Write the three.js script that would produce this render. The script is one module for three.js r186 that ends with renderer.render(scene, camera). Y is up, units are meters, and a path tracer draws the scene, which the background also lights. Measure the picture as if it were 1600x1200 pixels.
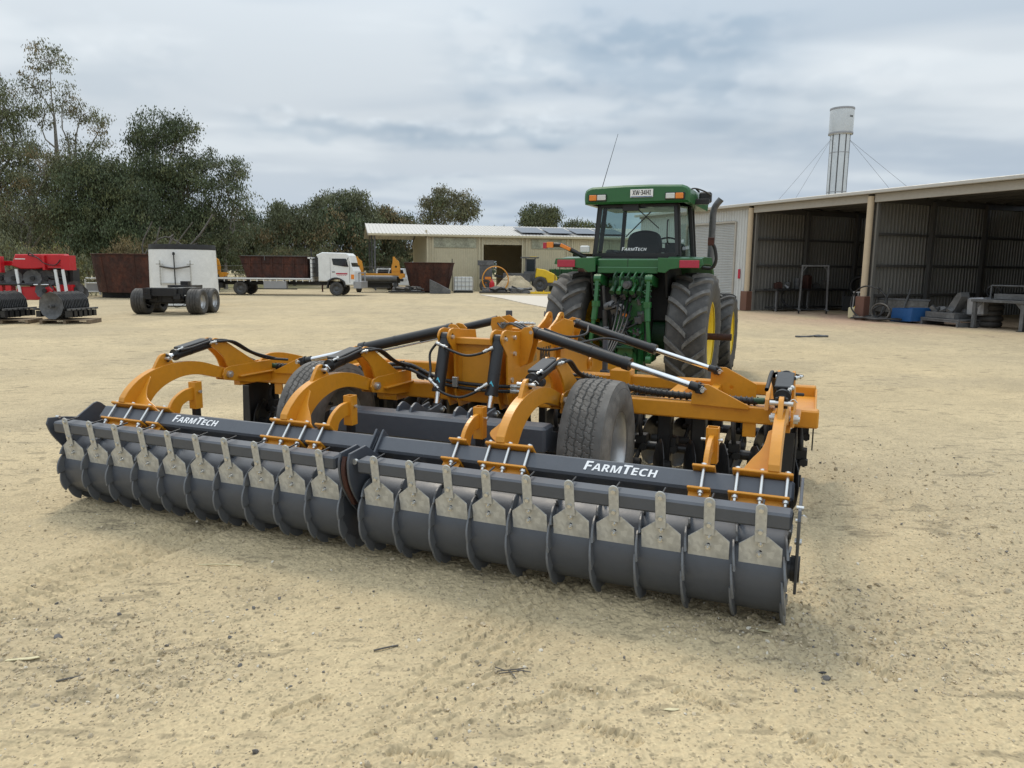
import * as THREE from 'three';
import { mergeGeometries } from 'three/addons/utils/BufferGeometryUtils.js';
import { FontLoader } from 'three/addons/loaders/FontLoader.js';
import { TextGeometry } from 'three/addons/geometries/TextGeometry.js';

// ---------- camera, sky, sun, exposure ----------
const scene = new THREE.Scene();
const camera = new THREE.PerspectiveCamera(55.12, 4 / 3, 0.1, 3000);
camera.position.set(0, 1.9, 0);
camera.rotation.order = 'YXZ';
camera.rotation.set(-0.15611, 0, 0.0087);
const renderer = new THREE.WebGLRenderer({ antialias: true });
renderer.toneMapping = THREE.LinearToneMapping;
renderer.toneMappingExposure = 1.0;
renderer.shadowMap.enabled = true;

// small hash noise
function hash2(i, j, s = 0) { let h = Math.imul(i, 374761393) ^ Math.imul(j, 668265263) ^ Math.imul(s + 1, 974634777); h = Math.imul(h ^ (h >>> 13), 1274126177); return ((h ^ (h >>> 16)) >>> 0) / 4294967296; }
function vnoise(x, y, s = 0, per = 0) {
  let i = Math.floor(x), j = Math.floor(y); const fx = x - i, fy = y - j;
  const u = fx * fx * fx * (fx * (fx * 6 - 15) + 10), v = fy * fy * fy * (fy * (fy * 6 - 15) + 10);
  let i1 = i + 1, j1 = j + 1;
  if (per) { i = ((i % per) + per) % per; j = ((j % per) + per) % per; i1 = ((i1 % per) + per) % per; j1 = ((j1 % per) + per) % per; }
  const a = hash2(i, j, s), b = hash2(i1, j, s), c = hash2(i, j1, s), d = hash2(i1, j1, s);
  return a + (b - a) * u + (c - a) * v + (a - b - c + d) * u * v;
}
function fbm(x, y, oct = 5, s = 0, per = 0) { let t = 0, a = 0.5, n = 0; for (let o = 0; o < oct; o++) { t += a * vnoise(x, y, s + o * 17, per); n += a; x *= 2; y *= 2; if (per) per *= 2; a *= 0.52; } return t / n; }
function rng(seed) { let a = seed >>> 0; return () => { a = (a + 0x6D2B79F5) | 0; let t = Math.imul(a ^ (a >>> 15), 1 | a); t = (t + Math.imul(t ^ (t >>> 7), 61 | t)) ^ t; return ((t ^ (t >>> 14)) >>> 0) / 4294967296; }; }
const lerp = (a, b, t) => a + (b - a) * t, clamp = (x, a = 0, b = 1) => Math.min(b, Math.max(a, x));
const smooth = (a, b, x) => { const t = clamp((x - a) / (b - a)); return t * t * (3 - 2 * t); };

{ // overcast sky: stratus layers, zenith brighter than the horizon as overcast skies are
  const W = 2048, H = 1024, d = new Float32Array(W * H * 4);
  for (let j = 0; j < H; j++) {
    const el = ((j + 0.5) / H - 0.5) * Math.PI, sy = Math.sin(el), cy = Math.cos(el);
    for (let i = 0; i < W; i++) {
      const az = ((i + 0.5) / W - 0.5) * 2 * Math.PI, dx = Math.cos(az) * cy, dz = Math.sin(az) * cy, k = (j * W + i) * 4;
      if (sy < -0.01) { d[k] = 0.34; d[k + 1] = 0.30; d[k + 2] = 0.23; d[k + 3] = 1; continue; }
      const e = Math.max(sy, 0), q = 1 / (e + 0.09), px = dx * q, pz = dz * q;
      const wx = fbm(px * 0.35, pz * 0.35, 4, 91) * 1.6, wz = fbm(px * 0.35 + 9, pz * 0.35, 4, 47) * 1.6;
      const n1 = fbm(px * 0.42 + wx, pz * 0.8 + wz + 3.3, 6, 5), n2 = fbm(px * 1.1 + wz + 20, pz * 2.6 + wx, 5, 61);
      const thick = smooth(0.36, 0.66, n1), wisps = smooth(0.42, 0.72, n2);
      // thin cloud: grey white; thick underside: bluish grey
      let r = lerp(0.675, 0.535, thick), g = lerp(0.735, 0.612, thick), b = lerp(0.785, 0.690, thick);
      const ph = (az + Math.PI / 2) * 57.2958, ed = el * 57.2958, wob = (fbm(ph * 0.35, ed * 0.9, 5, 141) - 0.5);
      for (const [p0, p1, e0, th, sh, li] of [[-20, 6.5, 9.7, 0.75, 0.16, 0.10], [-5, 20, 14.6, 2.3, 0.13, 0.02], [-14, -1, 6.4, 0.35, 0.08, 0.06], [13, 30, 10.5, 1.6, 0.07, 0.03], [-33, -22, 12.5, 1.8, 0.06, 0.03]]) {
        const u = smooth(p0 - 3, p0 + 4, ph) * (1 - smooth(p1 - 5, p1 + 3, ph)); if (u <= 0) continue; const q = (ed - e0 + wob * th * 3.2) / th;
        const und = Math.exp(-q * q * 1.1) * u, top = Math.exp(-(((q - 1.15) * 2.2) ** 2)) * u * smooth(0.3, 0.7, fbm(ph * 0.8, ed * 2, 4, 151)); r += -sh * und + li * top; g += -sh * 0.85 * und + li * top; b += -sh * 0.68 * und + li * 0.95 * top;
      }
      const wv = 0.10 * (wisps - 0.4) * (1 - 0.5 * smooth(0.2, 0.5, e)); r += wv; g += wv * 0.95; b += wv * 0.85;
      const low = 1 - smooth(0.02, 0.2, e); r = lerp(r, 0.50 + wv * 1.6, low * 0.5); g = lerp(g, 0.60 + wv * 1.5, low * 0.5); b = lerp(b, 0.715 + wv, low * 0.5);
      const m = 0.98 + 1.15 * smooth(0.1, 0.95, e);
      d[k] = r * m; d[k + 1] = g * m; d[k + 2] = b * m; d[k + 3] = 1;
    }
  }
  const t = new THREE.DataTexture(d, W, H, THREE.RGBAFormat, THREE.FloatType);
  t.mapping = THREE.EquirectangularReflectionMapping; t.minFilter = t.magFilter = THREE.LinearFilter; t.needsUpdate = true;
  scene.background = t; scene.environment = t;
}
const sun = new THREE.DirectionalLight(0xfff1dc, 1.5);
sun.position.set(-6, 32, -20); sun.castShadow = true; sun.shadow.radius = 28;
Object.assign(sun.shadow.camera, { left: -45, right: 45, top: 60, bottom: -60, near: 1, far: 160 });
sun.shadow.mapSize.set(2048, 2048); sun.target.position.set(0, 0, -20);
sun.position.add(sun.target.position); scene.add(sun, sun.target);

// ---------- textures ----------
function dataTex(n, fn, srgb, rx = 1, ry = rx) {
  const a = new Uint8Array(n * n * 4);
  for (let j = 0; j < n; j++) for (let i = 0; i < n; i++) { const c = fn(i / n, j / n, i, j), k = (j * n + i) * 4; if (c.length) { a[k] = clamp(c[0]) * 255; a[k + 1] = clamp(c[1]) * 255; a[k + 2] = clamp(c[2]) * 255; } else a[k] = a[k + 1] = a[k + 2] = clamp(c) * 255; a[k + 3] = 255; }
  const t = new THREE.DataTexture(a, n, n); t.wrapS = t.wrapT = THREE.RepeatWrapping; t.magFilter = THREE.LinearFilter; t.minFilter = THREE.LinearMipmapLinearFilter; t.generateMipmaps = true;
  if (srgb) t.colorSpace = THREE.SRGBColorSpace; t.repeat.set(rx, ry); t.needsUpdate = true; return t;
}
const rep = (t, r) => { const c = t.clone(); c.repeat.set(r, r); c.needsUpdate = true; return c; };
// faint wear and dust on paint (multiplies the colour)
const grime = dataTex(512, (u, v) => { const a = fbm(u * 6, v * 6, 5, 3, 6), b = fbm(u * 40, v * 40, 3, 8, 40), s = smooth(0.74, 0.8, fbm(u * 30, v * 30, 3, 14, 30)); return 0.90 + 0.07 * a + 0.05 * b - 0.025 * s; }, true, 0.7);
const grimeHeavy = dataTex(512, (u, v) => { const a = fbm(u * 5, v * 5, 5, 33, 5), b = fbm(u * 32, v * 32, 4, 38, 32); return 0.45 + 0.40 * a + 0.28 * b; }, true, 0.5);
const roughN = dataTex(512, (u, v) => { const a = fbm(u * 8, v * 8, 5, 23, 8); return 0.65 + 0.45 * a; }, false, 0.9);
const fineBump = dataTex(512, (u, v) => fbm(u * 64, v * 64, 4, 71, 64), false, 2.5);
const orange = dataTex(256, (u, v) => fbm(u * 16, v * 16, 3, 51, 16), false, 3);
const spangle = dataTex(512, (u, v) => { // galvanising crystals
  let best = 9, id = 0; const gx = u * 24, gy = v * 24, ci = Math.floor(gx), cj = Math.floor(gy);
  for (let a = -1; a < 2; a++) for (let b = -1; b < 2; b++) { const i = ci + a, j = cj + b, wi = (i + 24) % 24, wj = (j + 24) % 24, dx = i + hash2(wi, wj, 1) - gx, dy = j + hash2(wi, wj, 2) - gy, q = dx * dx + dy * dy; if (q < best) { best = q; id = hash2(wi, wj, 3); } }
  return 0.78 + 0.09 * id + 0.16 * (fbm(u * 9, v * 9, 4, 7, 9) - 0.4);
}, true, 2.2);
const rustMap = dataTex(512, (u, v) => { const a = fbm(u * 6, v * 3, 6, 83, 6), b = fbm(u * 28, v * 28, 4, 88, 28), t = clamp(a * 1.3 - 0.15); return [lerp(0.20, 0.40, t) * (0.75 + 0.5 * b), lerp(0.115, 0.225, t) * (0.75 + 0.5 * b), lerp(0.095, 0.15, t) * (0.75 + 0.5 * b)]; }, true, 0.4);

const MAT = {};
function mat(name, lin, rough, o = {}) {
  const m = new (o.phys ? THREE.MeshPhysicalMaterial : THREE.MeshStandardMaterial)({ roughness: rough, metalness: o.metal || 0 });
  m.color.setRGB(...lin); m.name = name; m.map = o.map === null ? null : (o.map || grime);
  if (o.rmap !== null) m.roughnessMap = o.rmap || roughN;
  if (o.bump) { m.bumpMap = o.bump; m.bumpScale = o.bs || 0.001; }
  if (o.phys) for (const [k, v] of Object.entries(o.phys)) m[k] = v;
  if (o.side) m.side = o.side; if (o.vc) m.vertexColors = true;
  return MAT[name] = m;
}
mat('yellow', [0.66, 0.272, 0.013], 0.46, { phys: { clearcoat: 0.25, clearcoatRoughness: 0.35 }, bump: orange, bs: 0.0006 });
mat('ringSteel', [0.155, 0.16, 0.168], 0.45, { metal: 0.2 });
mat('charcoal', [0.072, 0.080, 0.096], 0.5, { phys: { clearcoat: 0.2, clearcoatRoughness: 0.4 }, bump: orange, bs: 0.0006 });
mat('black', [0.016, 0.016, 0.017], 0.45, { bump: orange, bs: 0.0005 });
mat('blackDull', [0.02, 0.0195, 0.019], 0.75);
mat('galv', [0.70, 0.695, 0.65], 0.5, { map: spangle, metal: 0.25 });
mat('zinc', [0.68, 0.68, 0.66], 0.34, { metal: 0.75 });
mat('chrome', [0.8, 0.8, 0.8], 0.14, { metal: 1, rmap: null });
mat('hose', [0.017, 0.017, 0.018], 0.6, { bump: fineBump, bs: 0.0008 });
mat('white', [0.8, 0.8, 0.78], 0.5);
mat('letter', [0.85, 0.85, 0.85], 0.5, { map: null, rmap: null });
mat('darkLetter', [0.03, 0.028, 0.025], 0.5, { map: null, rmap: null });
mat('greyLetter', [0.42, 0.30, 0.12], 0.5, { map: null, rmap: null });
mat('blueLetter', [0.1, 0.55, 0.7], 0.5, { map: null, rmap: null });
mat('rubberGrey', [0.245, 0.23, 0.21], 0.85, { bump: fineBump, bs: 0.0015, map: grimeHeavy });
mat('rubber', [0.105, 0.098, 0.09], 0.8, { bump: fineBump, bs: 0.0015, map: grimeHeavy });
mat('lug', [0.235, 0.22, 0.2], 0.8, { bump: fineBump, bs: 0.0015, map: grimeHeavy });
mat('rimSilver', [0.5, 0.5, 0.5], 0.4, { metal: 0.6 });
mat('green', [0.018, 0.125, 0.030], 0.42, { phys: { clearcoat: 0.3, clearcoatRoughness: 0.3 } });
mat('greenDull', [0.016, 0.095, 0.03], 0.6, { map: grimeHeavy });
mat('rimYellow', [0.85, 0.60, 0.015], 0.45);
mat('rust', [0.66, 0.6, 0.6], 0.88, { map: rustMap, bump: fineBump, bs: 0.003 });
mat('red', [0.55, 0.012, 0.02], 0.4);
mat('redLens', [0.45, 0.03, 0.06], 0.3);
mat('amber', [0.85, 0.26, 0.03], 0.3);
mat('lampLens', [0.7, 0.7, 0.66], 0.15);
mat('steelGrey', [0.17, 0.17, 0.172], 0.55, { map: grimeHeavy });
mat('steelLight', [0.36, 0.36, 0.37], 0.5, { metal: 0.4 });
mat('silver', [0.66, 0.68, 0.68], 0.4, { metal: 0.5 });
mat('tan', [0.60, 0.53, 0.36], 0.6);
mat('tanPale', [0.58, 0.58, 0.42], 0.6, { map: grimeHeavy });
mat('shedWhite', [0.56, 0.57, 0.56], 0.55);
mat('shedRoof', [0.52, 0.50, 0.46], 0.5);
mat('fascia', [0.42, 0.39, 0.34], 0.6);
mat('post', [0.56, 0.45, 0.31], 0.75);
mat('postBase', [0.16, 0.075, 0.05], 0.8);
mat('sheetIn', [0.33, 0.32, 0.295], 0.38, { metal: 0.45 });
mat('girt', [0.10, 0.097, 0.092], 0.6);
mat('door', [0.45, 0.46, 0.46], 0.55);
mat('solar', [0.05, 0.055, 0.07], 0.2, { map: null });
mat('blue', [0.02, 0.10, 0.28], 0.5);
mat('machYellow', [0.85, 0.56, 0.02], 0.45);
mat('timber', [0.30, 0.22, 0.14], 0.85, { map: grimeHeavy });
mat('woodGrey', [0.21, 0.19, 0.165], 0.9, { map: grimeHeavy });
mat('straw', [0.62, 0.55, 0.34], 0.8);
mat('concrete', [0.60, 0.54, 0.45], 0.9);
mat('sand', [0.46, 0.38, 0.25], 0.95, { bump: fineBump, bs: 0.02 });
mat('glass', [0.80, 0.9, 0.87], 0.03, { map: null, rmap: null, phys: { transmission: 1, thickness: 0, ior: 1.45 } });
mat('glassDark', [0.55, 0.66, 0.64], 0.03, { map: null, rmap: null, phys: { transmission: 1, thickness: 0, ior: 1.45 } });
mat('vehGlass', [0.02, 0.025, 0.03], 0.08, { map: null, rmap: null });
mat('plateWhite', [0.82, 0.82, 0.8], 0.4, { map: null });
mat('bark', [0.42, 0.38, 0.32], 0.9, { map: grimeHeavy });
mat('leaf', [1, 1, 1], 0.75, { map: null, rmap: null, vc: true, side: THREE.DoubleSide });
mat('plastic', [0.72, 0.74, 0.72], 0.4);

// ---------- geometry helpers ----------
const V = (x, y, z) => new THREE.Vector3(x, y, z);
const M = (x, y, f) => V(x, y, -f);              // local frame of the machines: right, up, forward
function clean(g) {
  let h = g.index ? g.toNonIndexed() : g;
  for (const k of Object.keys(h.attributes)) if (!['position', 'normal', 'uv', 'color'].includes(k)) h.deleteAttribute(k);
  if (!h.attributes.normal) h.computeVertexNormals();
  return h;
}
function boxUV(g) {
  const p = g.attributes.position, n = g.attributes.normal, uv = new Float32Array(p.count * 2);
  for (let i = 0; i < p.count; i += 3) {
    const c = Math.min(i + 3, p.count); let ax = 0, ay = 0, az = 0;
    for (let k = i; k < c; k++) { ax += Math.abs(n.getX(k)); ay += Math.abs(n.getY(k)); az += Math.abs(n.getZ(k)); }
    for (let k = i; k < c; k++) {
      let u, v; if (ax >= ay && ax >= az) { u = p.getZ(k); v = p.getY(k); } else if (ay >= az) { u = p.getX(k); v = p.getZ(k); } else { u = p.getX(k); v = p.getY(k); }
      uv[k * 2] = u + 0.37; uv[k * 2 + 1] = v + 0.19;
    }
  }
  g.setAttribute('uv', new THREE.BufferAttribute(uv, 2)); return g;
}
function join(geos, keepUV) {
  const l = (Array.isArray(geos) ? geos.flat(9) : [geos]).map(g => { const c = clean(g); if (!keepUV) { boxUV(c); } else if (!c.attributes.uv) boxUV(c); return c; });
  return l.length === 1 ? l[0] : mergeGeometries(l);
}
function part(name, geos, m, parent, keepUV) {
  const o = new THREE.Mesh(join(geos, keepUV), typeof m === 'string' ? MAT[m] : m);
  o.name = name; o.castShadow = o.receiveShadow = true; parent.add(o); return o;
}
const used = {};
function numbered(n) { used[n] = (used[n] ?? -1) + 1; return used[n] ? n + '_' + String(used[n]).padStart(3, '0') : n; }
function thing(name, label, category, pos = [0, 0, 0], turn = 0, group) {
  const o = new THREE.Group(); o.name = numbered(name); o.position.set(...pos); o.rotation.y = turn; o.userData = { label, category }; if (group) o.userData.group = group; scene.add(o); return o;
}
function single(name, geos, m, label, category, group, pos, turn) { const o = part(numbered(name), geos, m, scene); o.userData = { label, category }; if (group) o.userData.group = group; if (pos) o.position.set(...pos); if (turn) o.rotation.y = turn; return o; }
function struct(name, geos, m, keepUV) { const o = part(numbered(name), geos, m, scene, keepUV); o.userData = { kind: 'structure' }; return o; }
function dup(o, pos, turn, label) { const c = o.clone(); c.name = numbered(o.name.replace(/_\d{3}$/, '')); c.userData = { ...o.userData, label }; c.position.set(...pos); c.rotation.y = turn; scene.add(c); return c; }

function cbox(w, h, d, b = 0.004) {
  const W = w / 2, H = h / 2, D = d / 2; b = Math.min(b, W * 0.45, H * 0.45, D * 0.45); const P = [];
  const vx = (s, t, r) => [s * W, t * (H - b), r * (D - b)], vy = (s, t, r) => [s * (W - b), t * H, r * (D - b)], vz = (s, t, r) => [s * (W - b), t * (H - b), r * D];
  const tri = (a, b2, c) => { const n = [(b2[1] - a[1]) * (c[2] - a[2]) - (b2[2] - a[2]) * (c[1] - a[1]), (b2[2] - a[2]) * (c[0] - a[0]) - (b2[0] - a[0]) * (c[2] - a[2]), (b2[0] - a[0]) * (c[1] - a[1]) - (b2[1] - a[1]) * (c[0] - a[0])]; const m = [a[0] + b2[0] + c[0], a[1] + b2[1] + c[1], a[2] + b2[2] + c[2]]; if (n[0] * m[0] + n[1] * m[1] + n[2] * m[2] < 0) P.push(...a, ...c, ...b2); else P.push(...a, ...b2, ...c); };
  const quad = (a, b2, c, e) => { tri(a, b2, c); tri(a, c, e); };
  for (const s of [-1, 1]) {
    quad(vx(s, -1, -1), vx(s, 1, -1), vx(s, 1, 1), vx(s, -1, 1)); quad(vy(-1, s, -1), vy(1, s, -1), vy(1, s, 1), vy(-1, s, 1)); quad(vz(-1, -1, s), vz(1, -1, s), vz(1, 1, s), vz(-1, 1, s));
    for (const t of [-1, 1]) {
      quad(vx(s, t, -1), vx(s, t, 1), vy(s, t, 1), vy(s, t, -1)); quad(vx(s, -1, t), vx(s, 1, t), vz(s, 1, t), vz(s, -1, t)); quad(vy(-1, s, t), vy(1, s, t), vz(1, s, t), vz(-1, s, t));
      for (const r of [-1, 1]) tri(vx(s, t, r), vy(s, t, r), vz(s, t, r));
    }
  }
  const g = new THREE.BufferGeometry(); g.setAttribute('position', new THREE.Float32BufferAttribute(P, 3)); g.computeVertexNormals(); return g;
}
const bx = (w, h, d, x, y, z, rx = 0, ry = 0, rz = 0, b) => { const g = cbox(w, h, d, b); if (rz) g.rotateZ(rz); if (rx) g.rotateX(rx); if (ry) g.rotateY(ry); return g.translate(x, y, z); };
const bm = (x0, x1, y0, y1, f0, f1, b) => cbox(x1 - x0, y1 - y0, f1 - f0, b).translate((x0 + x1) / 2, (y0 + y1) / 2, -(f0 + f1) / 2);  // box by limits in machine frame
const UPV = V(0, 1, 0);
function rod(a, b, r, seg = 12, r2 = r) { const d = b.clone().sub(a), l = d.length(); const g = new THREE.CylinderGeometry(r2, r, l, seg); g.translate(0, l / 2, 0); g.applyQuaternion(new THREE.Quaternion().setFromUnitVectors(UPV, d.normalize())); return g.translate(a.x, a.y, a.z); }
function bar(a, b, w, h) { const d = b.clone().sub(a), l = d.length(); const m = new THREE.Matrix4().lookAt(b, a, Math.abs(d.y) > 0.95 * l ? V(0, 0, 1) : UPV); const g = cbox(w, h, l); g.applyMatrix4(m); const c = a.clone().add(b).multiplyScalar(0.5); return g.translate(c.x, c.y, c.z); }
function tube(pts, r, seg = 24, rad = 7) { return new THREE.TubeGeometry(new THREE.CatmullRomCurve3(pts, false, 'centripetal'), seg, r, rad); }
function outline(pts) { return new THREE.Shape(pts.map(p => new THREE.Vector2(p[0], p[1]))); }
function curve2(pts, n = 6) { const c = new THREE.CatmullRomCurve3(pts.map(p => V(p[0], p[1], 0)), false, 'centripetal'); return c.getPoints((pts.length - 1) * n).map(p => [p.x, p.y]); }
function ext(pts, t, holes, b = 0.003) { const s = pts.isShape ? pts : outline(pts); if (holes) for (const [x, y, r] of holes) { const h = new THREE.Path(); h.absarc(x, y, r, 0, 6.2832, true); s.holes.push(h); } b = Math.min(b, t * 0.3); return new THREE.ExtrudeGeometry(s, { depth: t - 2 * b, bevelEnabled: true, bevelThickness: b, bevelSize: b, bevelSegments: 1, curveSegments: 10 }).translate(0, 0, -(t / 2 - b)); }
const plateFY = (pts, x, t, holes) => ext(pts, t, holes).rotateY(Math.PI / 2).translate(x, 0, 0);
const plateXY = (pts, f, t, holes) => ext(pts, t, holes).translate(0, 0, -f);
const plateXF = (pts, y, t, holes) => ext(pts, t, holes).rotateX(-Math.PI / 2).translate(0, y, 0);
const bolt = (p, dir, r = 0.014, l = 0.02) => rod(p, p.clone().addScaledVector(dir, l), r, 6);
const lat = (prof, seg = 32) => new THREE.LatheGeometry(prof.map(p => new THREE.Vector2(p[0], p[1])), seg);
// solid of revolution about the x axis, profile [radius, x]
const latX = (prof, seg = 40, x = 0, y = 0, z = 0) => lat(prof, seg).rotateZ(-Math.PI / 2).translate(x, y, z);
// ribbed sheet in a vertical plane: from a to b (ground points), heights y0..y1, rib pitch and depth
function ribbed(a, b, y0, y1, pitch = 0.19, dep = 0.028, y1b = y1) {
  const d = b.clone().sub(a), L = d.length(), n = Math.max(1, Math.round(L / pitch)), u = d.clone().normalize(), nn = V(-u.z, 0, u.x), P = []; const prof = [];
  for (let i = 0; i < n; i++) { const s = i / n; prof.push([s, 0], [s + 0.62 / n, 0], [s + 0.70 / n, 1], [s + 0.92 / n, 1]); } prof.push([1, 0]);
  const at = (k, top) => { const [s, o] = prof[k]; const p = a.clone().addScaledVector(d, s).addScaledVector(nn, o * dep); p.y = top ? lerp(y1, y1b, s) : y0; return p; };
  for (let k = 0; k + 1 < prof.length; k++) { const q = [at(k, 0), at(k + 1, 0), at(k + 1, 1), at(k, 1)]; for (const i of [0, 1, 2, 0, 2, 3]) P.push(q[i].x, q[i].y, q[i].z); }
  const g = new THREE.BufferGeometry(); g.setAttribute('position', new THREE.Float32BufferAttribute(P, 3)); g.computeVertexNormals(); return g;
}
const fontB = await new FontLoader().loadAsync('fonts/droid/droid_sans_bold.typeface.json');
function text(str, size, depth = 0.003) { return new TextGeometry(str, { font: fontB, size, depth, curveSegments: 4, bevelEnabled: false }); }
function farmtech(h, depth = 0.003) { // small-capital italic lettering
  const out = []; let x = 0;
  for (const [s, k] of [['F', 1], ['ARM', 0.8], ['T', 1], ['ECH', 0.8]]) { const g = text(s, h * k, depth); g.computeBoundingBox(); const w = g.boundingBox.max.x - g.boundingBox.min.x; g.translate(x - g.boundingBox.min.x, 0, 0); x += w + h * 0.09; out.push(g); }
  const m = mergeGeometries(out.map(clean)); m.applyMatrix4(new THREE.Matrix4().set(1.22, 0.22, 0, 0, 0, 1, 0, 0, 0, 0, 1, 0, 0, 0, 0, 1)); m.computeBoundingBox(); m.translate(-(m.boundingBox.max.x + m.boundingBox.min.x) / 2, 0, 0); return m;
}
// heading shared by tractor and implement, 22.6 degrees right of the camera axis
const YAW = -0.39422, ORG = V(-0.96989, 0, -4.86066);
const toWorld = (x, y, f) => M(x, y, f).applyAxisAngle(UPV, YAW).add(ORG);

// ---------- ground ----------
const TRK = [[-0.47, -2.6, 0.29, -4.41, 0.42], [-3.6, -2.2, -2.2, -5.4, 0.5], [2.2, -7.4, 5.4, -3.3, 0.5], [3.6, -8, 8.5, -3.4, 0.5], [-7.5, -6.2, -2.6, -14, 0.5]];   // wheel tracks: x0,z0 -> x1,z1, width
function trackH(x, z) {
  let h = 0;
  for (let k = 0; k < TRK.length; k++) {
    const [x0, z0, x1, z1, w] = TRK[k], dx = x1 - x0, dz = z1 - z0, L = Math.hypot(dx, dz), u = ((x - x0) * dx + (z - z0) * dz) / L, v = ((x - x0) * dz - (z - z0) * dx) / L;
    if (Math.abs(v) > w * 0.75) continue;
    const end = smooth(-0.8, 0.4, u) * (1 - smooth(L - 0.2, L + 1.5, u)) * (0.35 + 0.9 * fbm(u * 0.9 + k * 7, v, 3, 77));
    const in_ = 1 - smooth(w * 0.42, w * 0.56, Math.abs(v)), zz = 0.018 * Math.asin(Math.sin(u * 52)) / 1.57, q = (v + zz) / 0.088;
    const rib = Math.abs(q - Math.round(q)) < 0.14 ? 1 : 0;
    h += end * (in_ * (-0.018 + 0.022 * rib + 0.005 * Math.sin(u * 105)) + 0.008 * Math.exp(-((Math.abs(v) - w * 0.56) ** 2) / 0.0016));
  }
  return h;
}
const PRINT = [[0.42, -2.78, 0.5], [0.33, -3.08, 0.3], [0.13, -2.98, -0.4], [0.86, -3.02, 0.7], [-0.35, -2.62, 0.2], [1.25, -2.7, 1.0], [-0.9, -2.95, -0.6], [1.75, -3.3, 0.9]];   // shoe prints
function printH(x, z) { let h = 0; for (const [cx, cz, a] of PRINT) { const dx = x - cx, dz = z - cz; if (dx * dx + dz * dz > 0.05) continue; const u = dx * Math.cos(a) + dz * Math.sin(a), v = -dx * Math.sin(a) + dz * Math.cos(a), q = Math.hypot(u / 0.135, v / (0.048 - 0.012 * Math.cos(u * 24))); h += q < 1 ? -0.014 + 0.011 * (Math.sin(u * 210) > 0.2 ? 1 : 0) : 0.009 * Math.exp(-(((q - 1.15) * 5) ** 2)); } return h; }
const rough2 = (x, z) => smooth(0.47, 0.66, fbm(x * 0.55 + 4, z * 0.55, 4, 12));   // stony, scuffed patches
function groundH(x, z) {
  const d = Math.hypot(x, z + 4), near = 1 - smooth(9, 30, d);
  let h = 0.05 * (fbm(x * 0.09 + 5, z * 0.09, 3, 40) - 0.5) * smooth(7, 30, d);
  if (near > 0) {
    const r = rough2(x, z), ca = 0.83 * x - 0.55 * z, sa = 0.55 * x + 0.83 * z;
    h += near * (0.013 * (fbm(x * 1.7, z * 1.7, 3, 20) - 0.5) + 0.020 * (fbm(ca * 3.2, sa * 9, 3, 27) - 0.5) + 0.014 * (fbm(ca * 7 + 3, sa * 30, 3, 28) - 0.5) + (0.007 + 0.022 * r) * (fbm(x * 14, z * 14, 4, 31) - 0.5) + (0.003 + 0.009 * r) * (smooth(0.6, 0.82, vnoise(x * 38, z * 38, 90)))) + near * trackH(x, z) + (d < 4 ? printH(x, z) : 0);
  }
  return h;
}
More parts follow.
